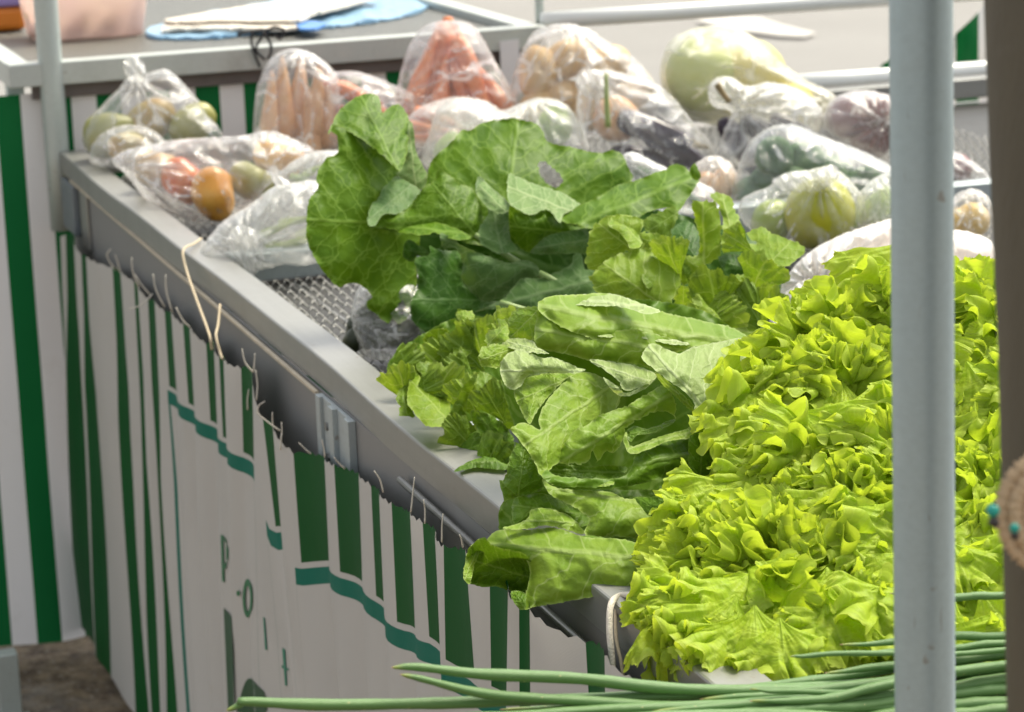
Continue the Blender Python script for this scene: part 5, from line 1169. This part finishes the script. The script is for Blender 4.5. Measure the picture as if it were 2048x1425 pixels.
# B11
dB = 4.42
bag('clear bag knotted round aubergines in front of the melons', [(1428,330),(1440,290),(1448,255),(1462,225),(1425,212),(1416,180),(1432,157),(1462,155),(1495,172),(1540,165),(1600,180),(1640,215),(1648,255),(1620,295),(1560,320),(1500,335)], dB, 0.06, 'milky', (1480,215), 22, 0.010, 0.016, seed=14)
for i, (x, y, r, ro) in enumerate(((1478, 292, 52, 2.6), (1535, 275, 50, 2.2), (1590, 260, 46, 2.0))):
    veg('aubergine', 'dark aubergine in the milky bag knotted before the melons', 'aubergine', x, y, r, dB + .01 * i, 'long', 'aubergine', ro, group='aubergines in the knotted bag', stem='stem', seed=i)
tube_o = tube('dry_twig', spline([dpt(1434, 168, dB - .05), dpt(1446, 188, dB - .05), dpt(1460, 205, dB - .05)], 8), np.linspace(0.006, 0.004, 8), SK['stem'], n=8)
tag(tube_o, 'brown dry stalk poking out of the milky knotted bag', 'stalk')
bag('milky bag of tan roots between the aubergine bags and the limes', [(1352,420),(1368,360),(1395,325),(1432,312),(1468,335),(1482,395),(1470,440),(1410,452)], 4.12, 0.05, 'milky', (1432,318), 14, seed=24)
for x, y, r in ((1405, 385, 36), (1445, 375, 36), (1425, 415, 34)):
    veg('tan_root', 'tan root in the milky bag between aubergines and limes', 'root', x, y, r, 4.13, 'potato', 'root', 0.3, group='tan roots in the milky bag')
# B12 red onions
dB = 4.40
bag('bag of dark red onions beside the near grey pole', [(1648,258),(1654,212),(1690,186),(1740,182),(1790,195),(1835,220),(1855,262),(1845,315),(1792,335),(1730,308),(1680,290)], dB, 0.06, 'milky', (1770,245), 18, 0.008, 0.020, seed=15)
for i, (x, y, r) in enumerate(((1698, 238, 44), (1760, 230, 40), (1740, 280, 40), (1805, 270, 38))):
    veg('red_onion', 'dark red onion in the bag beside the near pole', 'onion', x, y, r, dB + .01, 'round', 'beet', 0.4, group='red onions in the bag', seed=i)
bag('knotted bag end of purple produce seen between pole and post', [(1868,335),(1900,302),(1940,320),(1972,345),(1990,378),(1945,388),(1882,380)], 4.28, 0.04, 'milky', (1970,360), 12, 0.008, 0.014, seed=16)
veg('red_onion', 'red onion in the bag between pole and post', 'onion', 1915, 350, 30, 4.29, 'round', 'beet', 0.4, group=G_)
# B13 greens
dB = 4.08
bag('tall clear bag of dark green broccoli behind the yellow-green limes', [(1462,420),(1476,335),(1500,285),(1540,255),(1590,250),(1650,275),(1720,300),(1790,335),(1845,372),(1830,420),(1700,440),(1600,445),(1510,440)], dB, 0.065, 'clear', (1840,380), 24, 0.009, 0.010, seed=17)
for i, (x, y, r) in enumerate(((1550, 312, 44), (1610, 330, 46), (1535, 372, 44), (1590, 390, 46), (1670, 360, 44), (1650, 410, 40), (1730, 375, 40), (1500, 400, 34))):
    o = veg('broccoli_head', 'dark green broccoli head in the tall clear bag', 'broccoli', x, y, r, dB + .015 * (i % 3), 'round', 'broccoli', 0.4, group='broccoli in the tall bag', seed=i, lump=.16)
# B14 limes
dB = 3.80
bag('clear bag with a large yellow-green lime, knotted on top', [(1478,430),(1488,395),(1540,372),(1570,347),(1620,340),(1660,333),(1700,360),(1728,402),(1728,455),(1695,495),(1640,510),(1580,500),(1518,475)], dB, 0.055, 'clear', (1640,350), 22, 0.009, 0.010, tail=[([(1560,380),(1545,362),(1580,345),(1625,348),(1665,330),(1680,352),(1650,378),(1600,385)], dB - .05)], seed=18)
veg('lime', 'large yellow-green citrus fruit showing through the knotted bag', 'citrus', 1640, 444, 72, dB, 'lime', 'lime', 0.5, group=G_, lump=0.012)
veg('lime', 'green lime left of the large yellow-green citrus', 'citrus', 1545, 442, 44, dB + .02, 'lime', 'limegreen', 1.2, group=G_)
veg('lime', 'green lime behind the large yellow-green citrus', 'citrus', 1695, 470, 36, dB + .04, 'lime', 'limegreen', 1.2, group=G_)
bag('pale clear bag of light green chayotes half behind the near pole', [(1712,450),(1718,392),(1750,356),(1800,346),(1850,370),(1865,420),(1830,462),(1762,464)], 3.82, 0.05, 'milky', (1760,360), 16, seed=19)
for x, y, r in ((1762, 415, 40), (1815, 410, 42)):
    veg('chayote', 'light green chayote in the bag half behind the near pole', 'chayote', x, y, r, 3.83, 'pear', 'chayote', 0.3, group='chayotes by the near pole', ribs=5)
# B16 white bag
dB = 3.30
bag('opaque white bag gathered at its neck behind the frilly lettuce', [(1545,640),(1556,585),(1590,532),(1630,497),(1680,472),(1740,450),(1800,436),(1870,455),(1940,465),(1990,492),(1990,570),(1920,640),(1800,660),(1700,660),(1620,650)], dB, 0.075, 'white', (1632,572), 20, 0.010, 0.022, seed=20, tail=[([(1548,640),(1560,600),(1590,570),(1620,560),(1625,590),(1605,630),(1580,650)], dB - .085)])
for x, y, r in ((1760, 570, 60), (1850, 560, 60), (1930, 560, 50)):
    veg('squash_piece', 'orange squash piece inside the opaque white bag', 'squash', x, y, r, dB - .02, 'potato', 'orange', 1.2, group='squash in the white bag')
bag('clear bag of amber fruit seen between pole and post', [(1885,450),(1898,402),(1940,378),(1978,395),(1992,440),(1982,482),(1930,492)], 3.72, 0.045, 'clear', (1950,382), 14, seed=21)
for x, y, r in ((1945, 442, 36), (1905, 445, 30)):
    veg('amber_fruit', 'amber yellow fruit in the bag between pole and post', 'fruit', x, y, r, 3.73, 'round', 'amber', 0.3, group='amber fruit by the post')
# B19 dark bag under the collards
bag('clear bag of dark beans lying on the mesh under the collard bunch', [(703,640),(712,585),(740,562),(800,555),(870,600),(885,690),(850,730),(785,745),(730,722),(714,685)], 3.28, 0.05, 'clear', (690,640), 20, 0.010, 0.008, seed=22)
for i, (x, y, ro) in enumerate(((770, 640, 1.2), (800, 680, 1.5), (760, 690, 1.8), (830, 650, 1.0), (800, 610, 1.6), (840, 700, 1.4), (750, 615, 0.8), (745, 665, 0.3), (775, 715, 1.4), (735, 690, 0.6))):
    veg('bean_pod', 'dark green bean pod in the bag under the collards', 'bean', x, y, 52, 3.29 + .008 * (i % 3), 'carrot', 'darkveg', ro, group='bean pods under the collards', seed=i, fat=1.7)
bag('flat clear bag of cucumbers behind the arched collard leaf', [(1236,330),(1262,304),(1310,325),(1355,347),(1425,378),(1432,415),(1380,430),(1300,410),(1250,380)], 3.75, 0.035, 'milky', (1240,320), 14, seed=23)
for x, y in ((1310, 362), (1360, 392)):
    veg('cucumber', 'green cucumber in the flat bag behind the arched collard leaf', 'cucumber', x, y, 40, 3.76, 'long', 'broccoli', 2.0, group='cucumbers in the flat bag')
# ------------------------------------------------------------------ goods on the stall behind
def by(px, py, y): return on_y(np.float64(px), np.float64(py), y)
def tub(name, label, x0, x1, y0, y1, z0, h, mat, cat, lip=0.006):
    V = []; n = 4
    t = 0.86; cx, cy = (x0 + x1) / 2, (y0 + y1) / 2
    bm = bmesh.new()
    def ringv(s, z):
        r_ = []
        for a in np.linspace(0, 2 * PI, 40, endpoint=False):
            ca, sa = math.cos(a), math.sin(a); p_ = 0.28
            r_.append(bm.verts.new((cx + (x1 - x0) / 2 * s * np.sign(ca) * abs(ca) ** p_, cy + (y1 - y0) / 2 * s * np.sign(sa) * abs(sa) ** p_, z)))
        return r_
    rs = [ringv(t, z0), ringv(t + 0.01, z0 + 0.004), ringv(1.0, z0 + h), ringv(1.04, z0 + h), ringv(1.04, z0 + h - 0.006), ]
    inn = [ringv(0.985, z0 + h), ringv(t - 0.01, z0 + 0.004)]
    for A, B in zip(rs[:-1], rs[1:]):
        for i in range(40): bm.faces.new((A[i], A[(i + 1) % 40], B[(i + 1) % 40], B[i]))
    bm.faces.new(rs[0][::-1])
    for i in range(40): bm.faces.new((inn[0][i], inn[0][(i + 1) % 40], inn[1][(i + 1) % 40], inn[1][i]))
    for i in range(40): bm.faces.new((rs[2][i], rs[2][(i + 1) % 40], inn[0][(i + 1) % 40], inn[0][i]))
    bm.faces.new(inn[1])
    me = bpy.data.meshes.new(name); bm.to_mesh(me); bm.free(); me.materials.append(mat)
    me.polygons.foreach_set('use_smooth', [True] * len(me.polygons))
    o = bpy.data.objects.new(name, me); COL.objects.link(o); tag(o, label, cat); return o
m, nt, out = new_mat('frosted_plastic'); k = NT(nt)
p = k.n('BsdfPrincipled', Base__Color=(0.80, 0.66, 0.62), Roughness=0.35); t = k.n('BsdfTranslucent', Color=(0.85, 0.70, 0.65)); tr = k.n('BsdfTransparent', Color=(1.0, 0.95, 0.93))
a = k.n('MixShader', Fac=0.45); nt.links.new(p.outputs[0], a.inputs[1]); nt.links.new(t.outputs[0], a.inputs[2])
b = k.n('MixShader', Fac=0.38); nt.links.new(a.outputs[0], b.inputs[1]); nt.links.new(tr.outputs[0], b.inputs[2]); nt.links.new(b.outputs[0], out.inputs[0])
M['frosted'] = m
ZT = ZB - 0.004
pL = on_z(np.float64(150), np.float64(82), ZT); pR = on_z(np.float64(306), np.float64(74), ZT)
bw = float(pR[0] - pL[0])
tub('food_tub', 'frosted pinkish plastic tub of pale snacks on the stall behind', float(pL[0]) - 0.085, float(pR[0]) + 0.012, float(pL[1]) + 0.0, float(pL[1]) + 0.19, ZT, 0.11, M['frosted'], 'tub')
SK['snack'] = skin('pale_snack', (0.62, 0.52, 0.25), (0.75, 0.62, 0.38), 0.7, 25); SK['snackpink'] = skin('pink_snack', (0.70, 0.42, 0.35), (0.75, 0.55, 0.45), 0.7, 25)
for i in range(24):
    x = float(pL[0]) - 0.06 + (bw + 0.04) * ((i * 0.37) % 1); y = float(pL[1]) + 0.03 + 0.12 * ((i * 0.61) % 1); z = ZT + 0.022 + 0.022 * (i % 3)
    V, F_ = lathe(prof('potato'), 12); V = V * 0.020; V = V[:, [2, 0, 1]] + np.array([x, y, z])
    tag(mesh_obj('snack', V, F_, SK['snack' if i % 4 else 'snackpink']), 'pale lumpy snack inside the frosted tub', 'snack', 'snacks in the frosted tub')
M['orange_box'] = solid_mat('orange_tub', (0.62, 0.20, 0.02), 0.4, var=0.3, scale=12); M['purple'] = solid_mat('purple_lid', (0.25, 0.20, 0.45), 0.4)
q = on_z(np.float64(4), np.float64(64), ZT)
ot = empty('orange_tub', (float(q[0]), float(q[1]) + .08, ZT)); tag(ot, 'orange plastic tub with purple lid at the far corner of the stall behind', 'tub')
box_obj('body', (float(q[0]) - 0.12, float(q[0]) + 0.050, float(q[1]), float(q[1]) + 0.16, ZT, ZT + 0.048), M['orange_box'], ot, 0.012)
box_obj('lid', (float(q[0]) - 0.125, float(q[0]) + 0.055, float(q[1]) - 0.005, float(q[1]) + 0.165, ZT + 0.0485, ZT + 0.07), M['purple'], ot, 0.006)
# stacked paper and blue plastic sheets
M['bluebag'] = solid_mat('blue_plastic', (0.42, 0.66, 0.92), 0.3, var=0.25, scale=25, bump=0.4, bscale=30, trans=0.3)
M['paper'] = solid_mat('paper_sheet', (0.72, 0.66, 0.57), 0.75, var=0.06, scale=8); M['bluedark'] = solid_mat('dark_blue_plastic', (0.03, 0.22, 0.62), 0.3, var=0.2)
def sheet(name, label, poly, z, th, mat, cat, wob=0.003, seed=0):
    P, T, fl, h, d = region(poly, 9, np.random.RandomState(seed), 0.5, 4)
    W = on_z(P[:, 0], P[:, 1], z); w = wob * fbm(P / 100, seed, 5, 2)
    V1 = W + np.array([0, 0, 1.0]) * (th + w)[:, None]; V2 = W.copy()
    nbr = closed_spline(poly, 9); n = len(P)
    bidx = np.where(fl)[0]; c = P[bidx].mean(0); 
    F_ = [t for t in T] + [tuple(n + i for i in t[::-1]) for t in T]
    from collections import Counter
    cnt = Counter(); 
    for t in T:
        for i in range(3): cnt[(t[i], t[(i + 1) % 3])] += 1
    for (a_, b_) in list(cnt):
        if (b_, a_) not in cnt: F_.append((a_, a_ + n, b_ + n, b_))
    o = mesh_obj(name, np.vstack([V1, V2]), F_, mat, smooth=False); tag(o, label, cat); return o
sheet('blue_sheet', 'light blue plastic sheet spread under the papers on the stall behind', [(300,76),(318,52),(420,30),(520,10),(640,-10),(860,-12),(862,10),(820,32),(700,52),(560,64),(420,78)], ZT, 0.004, M['bluebag'], 'plastic sheet', 0.004, 2)
sheet('paper_stack', 'stack of cream paper lying on the blue sheet', [(322,66),(360,62),(480,62),(590,62),(602,54),(560,38),(430,40),(330,52)], ZT + 0.009, 0.006, M['paper'], 'paper', 0.001, 3)
sheet('paper_stack', 'upper cream paper sheets fanned over the stack', [(330,48),(420,30),(520,14),(650,-6),(760,-10),(700,14),(620,34),(600,46),(460,46)], ZT + 0.018, 0.006, M['paper'], 'paper', 0.001, 4)
sheet('blue_bag_edge', 'dark blue plastic edge sticking out beside the papers', [(592,52),(620,46),(652,52),(640,60),(600,62)], ZT + 0.012, 0.004, M['bluedark'], 'plastic', 0.001, 5)
# black string tied round the back rail
M['black_string'] = solid_mat('black_string', (0.02, 0.02, 0.022), 0.7)
yS = YB - 0.046
st = empty('black_string', by(515, 100, yS)); tag(st, 'black string knotted round the rail of the stall behind', 'string')
for i, pts_ in enumerate([[(475,70),(500,64),(520,62),(535,60)], [(505,64),(503,85),(510,110),(520,135)], [(535,60),(520,80),(512,100),(530,120)], [(535,60),(552,55),(568,62),(560,78),(548,66)], [(525,62),(540,85),(542,105),(535,118)]]):
    tube('strand', spline([by(x, y, yS - 0.004 * (i + 1)) for x, y in pts_], 16), 0.0028, M['black_string'], st, n=6)
# small white card below the corner of the stall behind
M['card'] = solid_mat('white_card', (0.70, 0.68, 0.68), 0.6, var=0.05)
ca = [by(1000, 84, YB - 0.044), by(1038, 80, YB - 0.044), by(1042, 190, YB - 0.044), by(1004, 190, YB - 0.044)]
cv = [tuple(p_) for p_ in ca] + [tuple(np.array(p_) + np.array([0, 0.003, 0])) for p_ in ca]
o = mesh_obj('white_board', cv, [(0, 3, 2, 1), (4, 5, 6, 7), (0, 1, 5, 4), (1, 2, 6, 5), (2, 3, 7, 6), (3, 0, 4, 7)], M['card'], smooth=False); tag(o, 'white board hanging under the corner of the stall behind', 'board')
# striped cloth bundle beyond the railing
V = []; UV = []; F_ = []; nxx, nzz = 44, 22
for j in range(nzz):
    for i in range(nxx):
        u, v = i / (nxx - 1), j / (nzz - 1)
        px = 1735 + u * 330; top = np.interp(px, [1735, 1765, 1790, 1900, 1940, 1970, 2065], [170, 128, 116, 78, 42, 12, -20]); py = top + (212 - top) * v
        p_ = by(px, py, 5.35 + 0.05 * math.sin(u * 14 + v * 2) + 0.06 * v); V.append(tuple(p_)); UV.append((-200 + float(np.interp(px, [1735, 1790, 1912, 1957, 2000, 2065], [0, 1, 2, 3, 4, 5])), 0.5))
for j in range(nzz - 1):
    for i in range(nxx - 1):
        a_ = j * nxx + i; F_.append((a_, a_ + nxx, a_ + nxx + 1, a_ + 1))
o = mesh_obj('striped_awning', V, F_, M['cloth_back'], uv=UV); tag(o, 'slack green and white striped awning cloth beyond the pipe railing', 'awning')
M['grey_board'] = solid_mat('grey_board', (0.46, 0.45, 0.45), 0.6, var=0.06)
ga = by(1860, 214, 4.66); gb = by(2090, 196, 4.66)
o = box_obj('grey_panel', (float(ga[0]), float(gb[0]), 4.66, 4.672, 0.862, float(ga[2])), M['grey_board']); tag(o, 'plain grey board standing at the table end below the awning cloth', 'panel')

# ------------------------------------------------------------------ brown post and coil at the near edge
m, nt, out = new_mat('rusty_post'); k = NT(nt); co = k.obj()
mp = k.n('Mapping', Vector=co, Scale=(12, 12, 2.0))
c = k.mixc(k.noise(2.0, 6, 0.65, mp.outputs[0]), (0.055, 0.047, 0.028), (0.12, 0.10, 0.062))
c = k.mixc(k.smooth(k.noise(7, 5, 0.6, co), 0.6, 0.78), c, (0.26, 0.22, 0.16))
b = k.n('Bump', Strength=0.4, Distance=0.003, Height=k.noise(30, 5, 0.6, mp.outputs[0]))
p = k.n('BsdfPrincipled', Base__Color=c, Roughness=0.6, Normal=b.outputs[0]); nt.links.new(p.outputs[0], out.inputs[0])
M['rust'] = m
rp = 0.046; d0 = 1.46; wpx = rp / px_size(d0)
a0 = dpt(1972 + wpx, 0, d0); a1 = dpt(2010 + wpx, 1160, d0); ax_ = (a1 - a0) / (a1[2] - a0[2])
pt = a0 + ax_ * (2.6 - a0[2]); pb = a0 + ax_ * (0 - a0[2])
o = tube('wooden_post', np.linspace(pb, pt, 30), 0.046 + 0.0008 * np.sin(np.arange(30) * 1.7), M['rust'], n=32); tag(o, 'weathered brown post at the near edge with a coil hanging on it', 'post')
m, nt, out = new_mat('jute_coil'); k = NT(nt); co = k.obj()
c = k.mixc(k.noise(180, 4, 0.7, co), (0.40, 0.27, 0.15), (0.66, 0.50, 0.32))
b = k.n('Bump', Strength=0.9, Distance=0.002, Height=k.noise(260, 4, 0.7, co))
p = k.n('BsdfPrincipled', Base__Color=c, Roughness=0.9, Normal=b.outputs[0]); nt.links.new(p.outputs[0], out.inputs[0]); M['jute'] = m
M['teal_bead'] = solid_mat('teal_bead', (0.01, 0.30, 0.24), 0.3); M['black_bead'] = solid_mat('black_bead', (0.03, 0.025, 0.02), 0.4)
coil = empty('jute_coil', dpt(2112, 1025, 1.40)); tag(coil, 'coiled beige jute mat with teal and black beads hung on the brown post', 'jute coil')
cc_ = dpt(2118, 1024, 1.395); X_, Y_ = RIGHT, UP_; Z_ = -FWD
R0 = 130 * px_size(1.395)
for tr_ in range(5):
    rr_ = R0 - 0.0058 * tr_ - 0.003; pts_ = []
    for a in np.linspace(0, 2 * PI, 120):
        tw = 0.0011 * math.sin(a * 60 + tr_)
        pts_.append(cc_ + X_ * (rr_ + tw) * math.cos(a) * 0.98 + Y_ * (rr_ + tw) * math.sin(a) + Z_ * (0.0065 * math.sin(PI * (tr_ + 0.6) / 3.0) + 0.0008 * math.cos(a * 60)))
    tube('jute_ring', np.array(pts_), 0.0040 + 0.0006 * np.sin(np.arange(120) * 1.9), M['jute'], coil, n=8)
def bead(px, py, mat, r):
    V, F_ = lathe(prof('round'), 14); mesh_obj('bead', V * r + dpt(px, py, 1.376), F_, mat, coil)
bead(1986, 1022, M['teal_bead'], 0.0034); bead(1988, 1045, M['black_bead'], 0.0028); bead(2029, 1057, M['teal_bead'], 0.0026); bead(2030, 1072, M['black_bead'], 0.0022)
# leg of a trestle and white box corner at the far left
o = empty('trestle_leg', on_z(np.float64(25), np.float64(1425), 0.0)); tag(o, 'grey square trestle leg under the striped cloth by the ground', 'leg')
q = on_z(np.float64(22), np.float64(1440), 0.0)
box_obj('upright', (float(q[0]) - 0.018, float(q[0]) + 0.018, float(q[1]) - 0.018, float(q[1]) + 0.018, -0.01, 0.12), M['pipe'], o, 0.002)
box_obj('foot_plate', (float(q[0]) - 0.035, float(q[0]) + 0.035, float(q[1]) - 0.035, float(q[1]) + 0.035, -0.012, -0.002), M['pipe'], o, 0.001)
